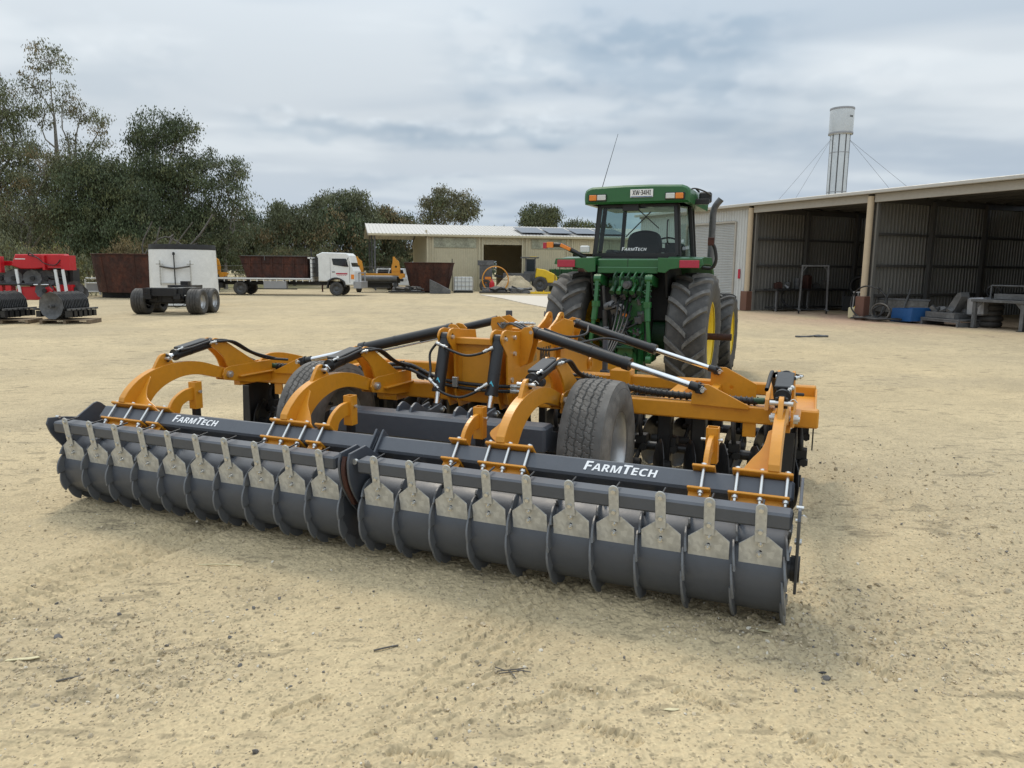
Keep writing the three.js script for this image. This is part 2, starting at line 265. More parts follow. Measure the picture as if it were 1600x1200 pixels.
const sheet = (() => {
  const axis = (lo, hi, f0, f1, step, grow) => { const a = []; let p = f0, s = step; const left = []; while (p > lo) { s *= grow; p -= s; left.push(p); } left.reverse(); for (const v of left) a.push(v); for (p = f0; p < f1; p += step) a.push(p); s = step; a.push(f1); p = f1; while (p < hi) { s *= grow; p += s; a.push(p); } return a; };
  const xs = axis(-900, 900, -2.0, 2.0, 0.0105, 1.03), zs = axis(-1200, 60, -4.5, -2.3, 0.0105, 1.03), nx = xs.length, nz = zs.length;
  const P = new Float32Array(nx * nz * 3), C = new Float32Array(nx * nz * 3), U = new Float32Array(nx * nz * 2), I = [];
  for (let j = 0; j < nz; j++) for (let i = 0; i < nx; i++) {
    const x = xs[i], z = zs[j], k = j * nx + i; P[k * 3] = x; P[k * 3 + 1] = groundH(x, z); P[k * 3 + 2] = z; U[k * 2] = x / 5.5; U[k * 2 + 1] = z / 5.5;
    // matter: pale dust, darker grey gravel, pinkish fines by the big shed, dry grass at the far edges
    const d = Math.hypot(x, z), g = rough2(x, z) * (0.4 + 0.6 * fbm(x * 5, z * 5, 3, 60)), big = fbm(x * 0.16 + 3, z * 0.16 + 8, 4, 55), st = fbm(x * 0.08 + z * 0.35, z * 0.06 - x * 0.02, 4, 66);
    let c = [1.0 + 0.10 * (big - 0.5) + 0.12 * (st - 0.5), 1.0 + 0.06 * (big - 0.5) + 0.12 * (st - 0.5), 1.0 - 0.02 * (big - 0.5) + 0.1 * (st - 0.5)];
    c = c.map((v, q) => lerp(v, [0.80, 0.81, 0.84][q], g * 0.75)); { const ms = fbm(x * 1.1 + z * 0.5, z * 1.9 - x * 0.3, 4, 58), fs = smooth(0.55, 0.72, fbm(x * 3.1, z * 4.5, 3, 59)); c = c.map(v => v * (1 + 0.16 * (ms - 0.5) - 0.06 * fs)); }
    const pk = Math.exp(-(((x - 15) / 5) ** 2 + ((z + 30) / 5.5) ** 2)) * smooth(0.3, 0.6, fbm(x * 0.6, z * 0.6, 4, 71) + 0.1); c = c.map((v, q) => lerp(v, [0.95, 0.76, 0.90][q], pk * 0.95));
    const far = smooth(0, 1, (fbm(x * 0.12, z * 0.12, 4, 72) - 0.35) * 3) * smooth(62, 85, d + 18 * smooth(-8, -26, x) * smooth(-30, -46, z)); c = c.map((v, q) => lerp(v, [0.40, 0.46, 0.32][q], far));
    C.set(c, k * 3);
    if (i + 1 < nx && j + 1 < nz) I.push(k, k + nx, k + 1, k + 1, k + nx, k + nx + 1);
  }
  const g = new THREE.BufferGeometry(); g.setAttribute('position', new THREE.BufferAttribute(P, 3)); g.setAttribute('color', new THREE.BufferAttribute(C, 3)); g.setAttribute('uv', new THREE.BufferAttribute(U, 2)); g.setIndex(I); g.computeVertexNormals(); return g;
})();
const fbm2 = (u, v) => { let t = 0, a = 0.55, nu = 26, nv = 84, n = 0; for (let o = 0; o < 3; o++) { const x = u * nu, y = v * nv, i = Math.floor(x), j = Math.floor(y), fx = x - i, fy = y - j, p = fx * fx * (3 - 2 * fx), q = fy * fy * (3 - 2 * fy), h = (a2, b2) => hash2(a2 % nu, b2 % nv, 400 + o); t += a * lerp(lerp(h(i, j), h(i + 1, j), p), lerp(h(i, j + 1), h(i + 1, j + 1), p), q); n += a; a *= 0.55; nu *= 2; nv *= 2; } return t / n; };   // streaks left by dragging and driving
const groundMap = dataTex(1536, (u, v) => {
  const a = fbm(u * 7, v * 7, 4, 201, 7), b = fbm(u * 90, v * 90, 3, 207, 90), sk = fbm2(u, v), c = fbm(u * 300, v * 300, 2, 211, 300), st = hash2(Math.floor(u * 700), Math.floor(v * 700), 9), dk = smooth(0.62, 0.80, b) * 0.10 * smooth(0.42, 0.6, a) + smooth(0.60, 0.74, sk) * 0.14 * smooth(0.38, 0.56, a) + smooth(0.66, 0.8, c) * 0.20;
  const l = 0.80 + 0.10 * a + 0.08 * (b - 0.5) + 0.16 * (c - 0.5) - dk + (st > 0.995 ? 0.12 : st < 0.007 ? -0.16 : 0);
  return [l * 0.86, l * 0.78, l * 0.622];
}, true);
const groundBump = dataTex(1536, (u, v) => { const b = fbm(u * 44, v * 44, 4, 221, 44), c = fbm(u * 220, v * 220, 3, 227, 220); return 0.5 * b + 0.5 * c; }, false);
const gm = new THREE.MeshStandardMaterial({ map: groundMap, bumpMap: groundBump, bumpScale: 0.030, roughness: 0.97, vertexColors: true }); gm.name = 'dirt';
{ const o = new THREE.Mesh(sheet, gm); o.name = 'ground'; o.receiveShadow = true; o.castShadow = true; o.userData = { kind: 'structure' }; scene.add(o); }

{ // loose stones: too many to count
  const r = rng(77), N = 20000, g = new THREE.IcosahedronGeometry(1, 1), p = g.attributes.position;
  for (let i = 0; i < p.count; i++) { const s = 0.75 + 0.5 * hash2(Math.round(p.getX(i) * 50), Math.round(p.getY(i) * 50 + p.getZ(i) * 77), 4); p.setXYZ(i, p.getX(i) * s, p.getY(i) * s * 0.65, p.getZ(i) * s); } g.computeVertexNormals();
  const m = new THREE.MeshStandardMaterial({ roughness: 0.95 }), im = new THREE.InstancedMesh(g, m, N), q = new THREE.Object3D(), col = new THREE.Color(); let n = 0, guard = 0;
  while (n < N && guard++ < 400000) {
    const d = 2.2 + 9 * r() * r(), a = (r() - 0.5) * 1.75, x = d * Math.sin(a), z = -d * Math.cos(a), w = rough2(x, z); if (r() > 0.16 + 0.84 * w) continue;
    const s = (0.0024 + 0.005 * Math.pow(r(), 4) * (r() < 0.05 ? 2.4 : 1.1)) * (1 + 0.05 * d); q.position.set(x, groundH(x, z) + s * 0.25, z); q.rotation.set(r() * 6, r() * 6, r() * 6); q.scale.set(s * (0.8 + 0.6 * r()), s, s * (0.8 + 0.6 * r())); q.updateMatrix(); im.setMatrixAt(n, q.matrix);
    const t = r(); if (t < 0.05) col.setRGB(0.15, 0.14, 0.13); else if (t < 0.95) col.setRGB(0.44, 0.365, 0.25); else col.setRGB(0.60, 0.55, 0.45); im.setColorAt(n, col.multiplyScalar(0.8 + 0.4 * r())); n++;
  }
  im.count = n; im.name = 'gravel'; im.castShadow = im.receiveShadow = true; im.userData = { kind: 'stuff', label: 'loose small stones scattered over the sandy yard', category: 'gravel' }; scene.add(im);
}
struct('concrete_slab', [plateXF([[-2.3, 52], [3.4, 50], [3.0, 33], [2.2, 33.5], [0.6, 40], [-0.6, 46]], 0.0, 0.1)], 'concrete');

// ---------- big open-fronted shed on the right ----------
let SH;
{
  const A = V(11.18, 0, -35.35), d = V(0.42778, 0, 0.90388), n = V(0.90388, 0, -0.42778);   // along the front towards us, and inwards
  const T = thing('open_front_shed', 'grey ribbed steel machinery shed with open bays, right side of the yard', 'shed');
  const at = (s, t, y = 0) => A.clone().addScaledVector(d, s).addScaledVector(n, t).setY(y), ang = Math.atan2(-d.z, d.x), DEP = 10.4, BW = 6.511;
  const box3 = (s0, s1, t0, t1, y0, y1, b) => { const g = cbox(s1 - s0, y1 - y0, t1 - t0, b); g.rotateY(ang); const c = at((s0 + s1) / 2, (t0 + t1) / 2, (y0 + y1) / 2); return g.translate(c.x, c.y, c.z); };
  part('wall', [ribbed(at(-9, 0.05), at(-4.75, 0.05), 0, 4.85), ribbed(at(-4.75, 0.05), at(-1.03, 0.05), 4.18, 4.85), ribbed(at(-1.03, 0.05), at(-0.1, 0.05), 0, 4.85)], 'shedWhite', T).userData.label = 'pale ribbed front wall';
  part('end_wall', [ribbed(at(-9, 0.05), at(-9, DEP), 0, 4.85)], 'shedWhite', T);
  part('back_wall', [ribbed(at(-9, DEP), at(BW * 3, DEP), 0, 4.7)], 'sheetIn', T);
  for (let k = 0; k < 4; k++) {
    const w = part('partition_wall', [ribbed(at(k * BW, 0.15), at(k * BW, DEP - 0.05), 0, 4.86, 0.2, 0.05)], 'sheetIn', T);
    for (const y of [0.95, 2.12, 3.35]) part('girt', [box3(k * BW + 0.045, k * BW + 0.14, 0.3, DEP - 0.1, y - 0.05, y + 0.05)], 'girt', w);
    for (const t of [3.4, 6.8]) part('wall_post', [box3(k * BW + 0.15, k * BW + 0.31, t - 0.09, t + 0.09, 0, 4.7)], 'girt', w);
    const p = part('post', [rod(at(k * BW + 0.02, -0.06, 0.9), at(k * BW + 0.02, -0.06, 4.78), 0.125, 18)], 'post', T);
    part('post_base', [box3(k * BW - 0.19, k * BW + 0.23, -0.26, 0.14, 0, 0.92, 0.02)], 'postBase', p);
    part('post_flashing', [box3(k * BW + 0.17, k * BW + 0.24, 0.08, 0.24, 0, 4.7)], 'sheetIn', T);
    part('rafter', [box3(k * BW + 0.05, k * BW + 0.2, 0.2, DEP - 0.1, 4.56, 4.8)], 'girt', T);
  }
  for (let k = 0; k < 3; k++) part('fascia_beam', [box3(k * BW + 0.17, (k + 1) * BW - 0.13, -0.05, 0.06, 4.55, 4.86)], 'fascia', T);
  part('fascia_beam', [box3(-9, -0.12, -0.06, 0.03, 4.76, 4.90)], 'fascia', T);
  for (let k = 0; k < 8; k++) part('purlin', [box3(-8.9, BW * 3, 0.5 + k * 1.3, 0.6 + k * 1.3, 4.8, 4.93)], 'girt', T);
  const rg = []; { const pitch = 0.19, N = Math.round((BW * 3 + 9.4) / pitch), P = []; for (let i = 0; i < N; i++) { const s = -9.2 + i * pitch, pr = [[0, 0], [0.12, 0], [0.14, 0.03], [0.17, 0.03], [0.19, 0]]; for (let k = 0; k < 4; k++) { const q = [at(s + pr[k][0], -0.25, 4.97 + pr[k][1]), at(s + pr[k + 1][0], -0.25, 4.97 + pr[k + 1][1]), at(s + pr[k + 1][0], DEP + 0.2, 4.94 + pr[k + 1][1]), at(s + pr[k][0], DEP + 0.2, 4.94 + pr[k][1])]; for (const e of [0, 1, 2, 0, 2, 3]) P.push(q[e].x, q[e].y, q[e].z); } } const g = new THREE.BufferGeometry(); g.setAttribute('position', new THREE.Float32BufferAttribute(P, 3)); g.computeVertexNormals(); rg.push(g); }
  const rf = part('roof', rg, 'shedRoof', T); part('gutter', [box3(-9.2, BW * 3, -0.3, -0.16, 4.86, 5.0, 0.02)], 'shedRoof', rf);
  { // roller door: one curtain of pressed slats
    const P = [], s0 = -4.7, s1 = -1.08; for (let i = 0; i < 52; i++) { const y0 = i * 0.08, yy = [y0, y0 + 0.025, y0 + 0.055, y0 + 0.08], tt = [0.1, 0.07, 0.07, 0.1]; for (let k = 0; k < 3; k++) { const q = [at(s0, tt[k], yy[k]), at(s1, tt[k], yy[k]), at(s1, tt[k + 1], yy[k + 1]), at(s0, tt[k + 1], yy[k + 1])]; for (const e of [0, 1, 2, 0, 2, 3]) P.push(q[e].x, q[e].y, q[e].z); } }
    const g = new THREE.BufferGeometry(); g.setAttribute('position', new THREE.Float32BufferAttribute(P, 3)); g.computeVertexNormals(); const dr = part('roller_door', [g], 'door', T); dr.userData.label = 'closed grey roller door';
    part('door_frame', [box3(-1.08, -0.99, -0.02, 0.08, 0, 4.22), box3(-4.79, -4.7, -0.02, 0.08, 0, 4.22), box3(-4.7, -1.08, -0.02, 0.08, 4.16, 4.26)], 'fascia', dr);
  }
  part('sign_plate', [box3(-0.72, -0.56, 0.0, 0.012, 1.5, 1.95)], 'redLens', T).userData.label = 'small red and white safety sign';
  SH = { at, box3, ang, BW };
}


{ // ventilation stack behind the shed
  const T = thing('vent_stack', 'tall galvanised exhaust stack with wider collar above the shed roof', 'chimney', [19.6, 0, -46]);
  const body = part('stack_body', [lat([[0.56, 0], [0.56, 10.0], [0.001, 10.0]], 40)], 'silver', T);
  for (const y of [6.6, 8.9]) part('seam_band', [lat([[0.567, y], [0.575, y + 0.02], [0.567, y + 0.04]], 40)], 'steelLight', body);
  for (let k = 0; k < 9; k++) { const a = k * 0.698 + 0.2; part('seam', [bx(0.07, 10, 0.012, Math.sin(a) * 0.563, 5, Math.cos(a) * 0.563, 0, a, 0)], 'steelGrey', body); }
  const col = part('collar', [lat([[0.6, 9.95], [0.68, 10.0], [0.68, 11.5], [0.64, 11.5], [0.64, 10.05], [0.6, 9.98]], 40)], 'silver', T); part('rim_band', [lat([[0.69, 11.38], [0.7, 11.44], [0.69, 11.5]], 40)], 'steelLight', col); part('rim_band', [lat([[0.69, 9.98], [0.705, 10.04], [0.69, 10.1]], 40)], 'steelLight', col);
  part('print_mark', [0, 1, 2, 3].map(k => { const a = 0.32 + k * 0.1; return bx(k ? 0.045 : 0.03, 0.11, 0.006, Math.sin(a) * 0.684, 10.95, Math.cos(a) * 0.684, 0, a, 0); }), 'darkLetter', col);
  for (const [ex, ez] of [[-6.2, 6.5], [-4.8, 5.2], [4.6, 0.6], [6.2, 1.2]]) part('guy_wire', [rod(V(ex > 0 ? 0.56 : -0.56, 9.7, 0), V(ex, 5.0, ez), 0.008, 5)], 'steelGrey', T);
}

// ---------- far tan shed ----------
{
  const L0 = V(-11.5, 0, -61), e = V(0.976, 0, -0.2225).normalize(), n = V(-0.2225, 0, -0.976).normalize();
  const T = thing('tan_farm_shed', 'long tan steel shed with grey gable roof and solar panels, far background', 'shed');
  const at = (s, t, y = 0) => L0.clone().addScaledVector(e, s).addScaledVector(n, t).setY(y), ang = Math.atan2(-e.z, e.x), DEP = 13, LEN = 30, EV = 4.55, RG = 5.75;
  const box3 = (s0, s1, t0, t1, y0, y1, b) => { const g = cbox(s1 - s0, y1 - y0, t1 - t0, b); g.rotateY(ang); const c = at((s0 + s1) / 2, (t0 + t1) / 2, (y0 + y1) / 2); return g.translate(c.x, c.y, c.z); };
  part('wall', [ribbed(at(4.55, 0), at(9.1, 0), 0, EV), ribbed(at(9.1, 0), at(12.6, 0), 3.85, EV), ribbed(at(12.6, 0), at(17.0, 0), 0, EV), ribbed(at(17.0, 0), at(20.5, 0), 3.2, EV), ribbed(at(20.5, 0), at(LEN, 0), 0, EV)], 'tan', T);
  part('back_wall', [ribbed(at(4.6, DEP), at(9.4, DEP), 0, EV), ribbed(at(9.4, DEP), at(13.0, DEP), 2.6, EV), ribbed(at(13, DEP), at(LEN, DEP), 0, EV)], 'tan', T);
  part('partition_wall', [ribbed(at(4.5, 0.1), at(4.5, DEP), 0, 5.0)], 'tan', T);
  part('end_wall', [ribbed(at(LEN, 0), at(LEN, DEP), 0, EV)], 'tan', T);
  for (const [a, b] of [[5.0, 8.6], [13.4, 16.4]]) part('translucent_panel', [box3(a, b, -0.06, -0.04, 3.55, 4.35)], 'tanPale', T);
  for (const s of [4.5, 4.95, 8.85, 9.15, 12.6, 12.95, 16.6, 17.0, 20.5]) part('downpipe', [box3(s - 0.06, s + 0.06, -0.12, -0.04, 0, EV)], 'tan', T);
  for (const t of [0.15, DEP / 2, DEP - 0.1]) part('post', [box3(0.14, 0.28, t - 0.07, t + 0.07, 0, t > 1 && t < 10 ? 5.6 : 4.5)], 'steelGrey', T);
  for (let k = 0; k < 6; k++) part('truss', [bar(at(k ? k * 4.5 : 0.2, 0.15, EV - 0.15), at(k ? k * 4.5 : 0.2, DEP / 2, RG - 0.15), 0.12, 0.22), bar(at(k ? k * 4.5 : 0.2, DEP / 2, RG - 0.15), at(k ? k * 4.5 : 0.2, DEP - 0.1, EV - 0.15), 0.12, 0.22)], 'girt', T);
  for (let k = 0; k < 4; k++) part('purlin', [bar(at(0.1, 1.2 + k * 1.6, EV + 0.22 + k * 0.29 - 0.1), at(LEN, 1.2 + k * 1.6, EV + 0.22 + k * 0.29 - 0.1), 0.08, 0.16)], 'girt', T);
  const slope = (t0, y0, t1, y1) => { const P = [], pitch = 0.3, N = Math.round((LEN + 0.6) / pitch); for (let i = 0; i < N; i++) { const s = -0.3 + i * pitch, pr = [[0, 0], [0.2, 0], [0.225, 0.035], [0.275, 0.035], [0.3, 0]]; for (let k = 0; k < 4; k++) { const q = [at(s + pr[k][0], t0, y0 + pr[k][1]), at(s + pr[k + 1][0], t0, y0 + pr[k + 1][1]), at(s + pr[k + 1][0], t1, y1 + pr[k + 1][1]), at(s + pr[k][0], t1, y1 + pr[k][1])]; for (const z of [0, 1, 2, 0, 2, 3]) P.push(q[z].x, q[z].y, q[z].z); } } const g = new THREE.BufferGeometry(); g.setAttribute('position', new THREE.Float32BufferAttribute(P, 3)); g.computeVertexNormals(); return g; };
  const rf = part('roof', [slope(-0.3, EV + 0.06, DEP / 2, RG), slope(DEP / 2, RG, DEP + 0.3, EV + 0.06)], 'shedRoof', T);
  part('gutter', [box3(-0.3, LEN, -0.42, -0.3, EV - 0.12, EV + 0.06, 0.02)], 'tan', rf); part('barge_board', [bar(at(-0.33, -0.3, EV - 0.02), at(-0.33, DEP / 2, RG - 0.06), 0.05, 0.22)], 'shedRoof', rf);
  for (let k = 0; k < 4; k++) { const s0 = 12.7 + k * 2.45; part('solar_panel', [bar(at(s0 + 1.05, 0.5, EV + 0.36), at(s0 + 1.05, 3.9, EV + 0.98), 2.2, 0.04)], 'solar', rf); }
}

// ---------- folding disc cultivator (foreground) ----------
function discGeo(R, dish, notch, n = 12, t = 0.006) { // dished disc about the x axis, optional scalloped edge
  const P = [], seg = 48, rings = [0.0, 0.35, 0.7, 0.86, 1];
  const pt = (k, a, s) => { let r = R * rings[k]; if (k === 4 && notch) r *= 1 - notch * Math.pow(Math.abs(Math.sin(a * n / 2)), 0.6); return [dish * (rings[k] * rings[k] - 1) + s * t / 2, r * Math.cos(a), r * Math.sin(a)]; };
  const q = (a, b, c, d) => P.push(...a, ...b, ...c, ...a, ...c, ...d);
  for (let i = 0; i < seg; i++) { const a0 = i / seg * 6.28319, a1 = (i + 1) / seg * 6.28319; for (let k = 0; k < 4; k++) { q(pt(k, a0, 1), pt(k + 1, a0, 1), pt(k + 1, a1, 1), pt(k, a1, 1)); q(pt(k, a0, -1), pt(k, a1, -1), pt(k + 1, a1, -1), pt(k + 1, a0, -1)); } q(pt(4, a0, 1), pt(4, a0, -1), pt(4, a1, -1), pt(4, a1, 1)); }
  const g = new THREE.BufferGeometry(); g.setAttribute('position', new THREE.Float32BufferAttribute(P, 3)); g.computeVertexNormals(); return g;
}
function cylinderRam(parent, a, b, r, frac, opt = {}) { // hydraulic ram from a (barrel end) to b (rod end)
  const d = b.clone().sub(a), L = d.length(), u = d.clone().normalize(), p = t => a.clone().addScaledVector(u, t * L), f = frac;
  const body = part('hydraulic_cylinder', [rod(p(0.03), p(f), r, 24), rod(p(f - 0.03), p(f + 0.008), r * 1.13, 24), rod(p(0.02), p(0.05), r * 1.08, 24), rod(p(f * 0.62), p(f * 0.62 + 0.012), r * 1.04, 24)], 'black', parent);
  const side = Math.abs(u.x) > 0.6 ? V(0, 0, 1) : V(1, 0, 0);
  part('barrel_eye', [rod(p(0.02).addScaledVector(side, -r * 0.9), p(0.02).addScaledVector(side, r * 0.9), r * 0.75, 16)], 'black', body); part('clevis', [bar(p(0.97).addScaledVector(side, -r * 0.62), p(1.0).addScaledVector(side, -r * 0.62), r * 0.4, r * 1.5), bar(p(0.97).addScaledVector(side, r * 0.62), p(1.0).addScaledVector(side, r * 0.62), r * 0.4, r * 1.5), rod(p(0.93), p(0.972), r * 0.72, 14), rod(p(0.968), p(0.978), r * 0.95, 12)], 'black', body);
  part('piston_rod', [rod(p(f), p(0.95), r * 0.52, 20)], 'chrome', body);
  part('pin', [rod(p(1).addScaledVector(side, -r * 1.5), p(1).addScaledVector(side, r * 1.5), r * 0.33, 10), tube([p(1).addScaledVector(side, r * 1.35).add(V(-0.02, 0.01, 0)), p(1).addScaledVector(side, r * 1.5).add(V(0, 0.03, 0)), p(1).addScaledVector(side, r * 1.35).add(V(0.03, 0.01, 0))], 0.003, 10, 5)], 'zinc', body);
  part('pin', [rod(p(0.02).addScaledVector(side, -r * 1.5), p(0.02).addScaledVector(side, r * 1.5), r * 0.33, 10)], 'zinc', body);
  if (opt.line) { const o = (opt.lineUp ? V(0, 1, 0) : V(0, -1, 0)).multiplyScalar(r * 1.35); part('oil_line', [rod(p(0.06).add(o), p(f - 0.03).add(o), 0.009, 8), bolt(p(f - 0.03), o.clone().normalize(), 0.016, r * 1.5)], 'zinc', body); }
  if (opt.mark) part('warning_mark', [ext([[-0.024, -0.02], [0.024, -0.02], [0, 0.026]], 0.002).rotateX(-0.12).translate(...p(f - 0.16).add(V(0.005, 0, r + 0.001)).toArray())], 'blueLetter', body);
  return body;
}
const hose = (parent, pts, r = 0.0115, seg = 26) => part('hose', [tube(pts, r, seg, 8)], 'hose', parent);
const fitting = (parent, a, b, r = 0.015) => part('hose_fitting', [rod(a, b, r * 0.8, 8), rod(a, a.clone().lerp(b, 0.3), r * 1.25, 6), rod(a.clone().lerp(b, 0.62), a.clone().lerp(b, 0.8), r * 1.2, 6)], 'zinc', parent);

function groovedTyre(R, w) { // low-profile trailer tyre with four zigzag grooves and staggered kerfs
  const A = 420, NP = 120, prof = [], P = [], half = w / 2;
  for (let i = 0; i <= NP; i++) prof.push(lerp(-half * 0.86, half * 0.86, i / NP));
  const gro = [-0.62, -0.21, 0.21, 0.62].map(k => k * half * 0.72);
  const pt = (k, i) => {
    const a = i / A * 6.283185; if (k === 0) return [-half * 0.92, R - 0.06, a]; if (k === NP + 2) return [half * 0.92, R - 0.06, a];
    let x = prof[k - 1], r = R - 0.012 * Math.pow(Math.abs(x) / (half * 0.86), 3) - (Math.abs(x) > half * 0.84 ? 0.012 : 0);
    const zz = 0.0055 * Math.asin(Math.sin(i / 12 * 6.283185)) / 1.5708; let rib = 0; gro.forEach(g => { const e = Math.abs(x - g - zz); if (e < 0.0085) r -= 0.014 * (1 - smooth(0.0045, 0.0085, e)); if (x > g) rib++; });
    const mid = rib > 0 && rib < 4, ii = (i + rib * 3 + (mid ? Math.round(Math.sin((x - gro[Math.max(0, rib - 1)]) * 110) * 1.4) : 0) + 840) % 6; if (ii === 0 && Math.abs(x) < half * (mid ? 1 : 0.56)) r -= 0.0045;
    return [x, r, a];
  };
  const xyz = q => [q[0], q[1] * Math.cos(q[2]), q[1] * Math.sin(q[2])];
  for (let i = 0; i < A; i++) for (let k = 0; k < NP + 2; k++) { const q = [pt(k, i), pt(k + 1, i), pt(k + 1, (i + 1) % A), pt(k, (i + 1) % A)].map(xyz); P.push(...q[0], ...q[2], ...q[1], ...q[0], ...q[3], ...q[2]); }
  const g = new THREE.BufferGeometry(); g.setAttribute('position', new THREE.Float32BufferAttribute(P, 3)); g.computeVertexNormals();
  const side = s => latX([[R - 0.062, s * half * 0.918], [R - 0.10, s * half * 0.98], [R - 0.16, s * half], [R - 0.21, s * half * 0.96], [R - 0.245, s * half * 0.84]], 72);
  return [g, side(1), side(-1)];
}
{
  const T = thing('disc_cultivator', 'yellow folding disc cultivator with dark grey packer roller at the rear', 'farm implement', [ORG.x, 0, ORG.z], YAW);
  const CY = 0.294;
  // packer roller: two drums, each with eleven toothed rings
  const toothG = []; for (let k = 0; k < 12; k++) { // curved fins, each a little skewed so that its tip overlaps the next
    const a0 = k / 12 * 6.2832, pts = []; for (let i = 0; i <= 7; i++) { const s = i / 7, a = a0 + s * 0.60; const r = 0.255 + 0.049 * Math.sin(Math.min(1, s * 1.08) * 1.62); pts.push([r * Math.cos(a), r * Math.sin(a)]); }
    for (let i = 7; i >= 0; i--) { const a = a0 + i / 7 * 0.56; pts.push([0.235 * Math.cos(a), 0.235 * Math.sin(a)]); }
    const g = ext(pts, 0.014, null, 0.003), am = a0 + 0.28; g.translate(-0.27 * Math.cos(am), -0.27 * Math.sin(am), 0); g.applyMatrix4(new THREE.Matrix4().makeRotationAxis(V(Math.cos(am), Math.sin(am), 0), 0.13)); g.translate(0.27 * Math.cos(am), 0.27 * Math.sin(am), 0); g.rotateY(Math.PI / 2); toothG.push(g);
  }
  const ringG = join(toothG);
  const ringXs = [[], []]; for (let i = 0; i < 11; i++) { ringXs[0].push(-0.055 - 0.265 * i); ringXs[1].push(0.106 + 0.258 * i); }
  ringXs.forEach((xs, side) => {
    const lo = Math.min(...xs) - 0.006, hi = Math.max(...xs) + 0.006;
    const drum = part('packer_drum', [latX([[0.001, lo], [0.244, lo], [0.2455, lo + 0.004], [0.2455, hi - 0.004], [0.244, hi], [0.001, hi]], 72, 0, CY, 0), latX([[0.001, lo - 0.06], [0.06, lo - 0.06], [0.06, hi + 0.06], [0.001, hi + 0.06]], 20, 0, CY, 0)], 'charcoal', T);
    xs.forEach((x, i) => { const o = new THREE.Mesh(ringG, MAT.ringSteel); o.name = 'toothed_ring'; o.castShadow = o.receiveShadow = true; o.position.set(x, CY, 0); o.rotation.x = 0.21 * i + side; drum.add(o); });
  });
  // scraper bars and scrapers
  const TB = 0.17; // bars lean back
  const tiltBox = (x0, x1, w, h, y, f, t, b) => cbox(x1 - x0, h, w, b).rotateX(t).translate((x0 + x1) / 2, y, -f);
  const bars = [[-2.735, -0.075], [0.095, 2.705]].map(([a, b]) => part('scraper_bar', [tiltBox(a, b, 0.115, 0.088, 0.640, -0.222, 0.06, 0.012)], 'charcoal', T));
  { // plate leans so that its lower edge lies on the drum
    const strap = ext([...curve2([[-0.026, -0.165], [-0.026, 0.02]], 2), ...Array.from({ length: 9 }, (_, i) => { const a = Math.PI - i / 8 * Math.PI; return [0.026 * Math.cos(a), 0.025 + 0.026 * Math.sin(a)]; }), [0.026, 0.02], [0.026, -0.165]], 0.009).translate(0, 0, 0.012);
    const blade = ext([[-0.107, -0.318], [0.107, -0.318], [0.107, -0.197], [0.034, -0.137], [-0.034, -0.137], [-0.107, -0.197]], 0.007, [[0, -0.168, 0.008], [0, -0.227, 0.009]], 0.001);
    const strapG = join(strap), bladeG = join(blade), boltG = join([bolt(V(0, 0.02, 0.016), V(0, 0, 1), 0.013, 0.012), bolt(V(0, -0.105, 0.016), V(0, 0, 1), 0.012, 0.012)]);
    const nutG = join([bolt(V(0.003, -0.178, 0.003), V(0, 0, 1), 0.0135, 0.016), bolt(V(-0.003, -0.240, 0.003), V(0, 0, 1), 0.0135, 0.016), rod(V(0.003, -0.178, 0.003), V(0.003, -0.178, 0.032), 0.006, 8), rod(V(-0.003, -0.24, 0.003), V(-0.003, -0.24, 0.032), 0.006, 8)]);
    const pinG = join([rod(V(0.004, 0.026, 0.01), V(0.004, 0.018, -0.105), 0.006, 8)]);
    const sx = []; for (let i = 0; i < 10; i++) sx.push([-0.1875 - 0.265 * i, 0], [0.235 + 0.258 * i, 1]);
    const r = rng(5);
    for (const [x, s] of sx) {
      const mk = (name, g, m, par) => { const o = new THREE.Mesh(g, MAT[m]); o.name = name; o.castShadow = o.receiveShadow = true; par.add(o); return o; };
      const st = mk('scraper', strapG, 'galv', T); st.position.set(x, 0.677, 0.279); st.rotation.x = TB; st.rotation.z = (r() - 0.5) * 0.03;
      const b = mk('scraper_blade', bladeG, 'galv', st); b.position.x = (r() - 0.5) * 0.006; mk('bolt', boltG, 'zinc', st); mk('blade_nut', nutG, 'zinc', st); mk('clamp_bolt', pinG, 'black', st);
    }
  }
  // packer beams with lettering
  const BT = -0.74, bc = [0.664, 0.138];
  const beamX = [[-2.66, -0.012], [0.018, 2.7]];
  beamX.forEach(([a, b], k) => {
    const bmsh = part('packer_beam', [cbox(b - a, 0.125, 0.125, 0.014).rotateX(BT).translate((a + b) / 2, bc[0], -bc[1])], 'charcoal', T);
    const tx = k ? 1.72 : -1.64, g = farmtech(k ? 0.062 : 0.062, 0.002); g.translate(0, -0.022, 0.0635); g.rotateX(BT); g.translate(tx, bc[0], -bc[1]);
    part('lettering', [g], 'letter', bmsh).userData.label = 'white FARMTECH lettering';
    part('flange', [cbox(0.016, 0.19, 0.17, 0.006).rotateX(BT).translate(k ? 0.03 : -0.024, bc[0], -bc[1])], 'charcoal', bmsh);
  });
  // end plates carrying the roller bearings
  const endP = [...curve2([[0.24, 0.70], [0.15, 0.765], [0.05, 0.72], [-0.04, 0.67]], 3), [-0.14, 0.69], [-0.28, 0.705], ...curve2([[-0.30, 0.66], [-0.27, 0.58], [-0.17, 0.44], [-0.06, 0.25], [0.02, 0.14]], 4), [0.13, 0.14], [0.15, 0.25], [0.2, 0.5]];
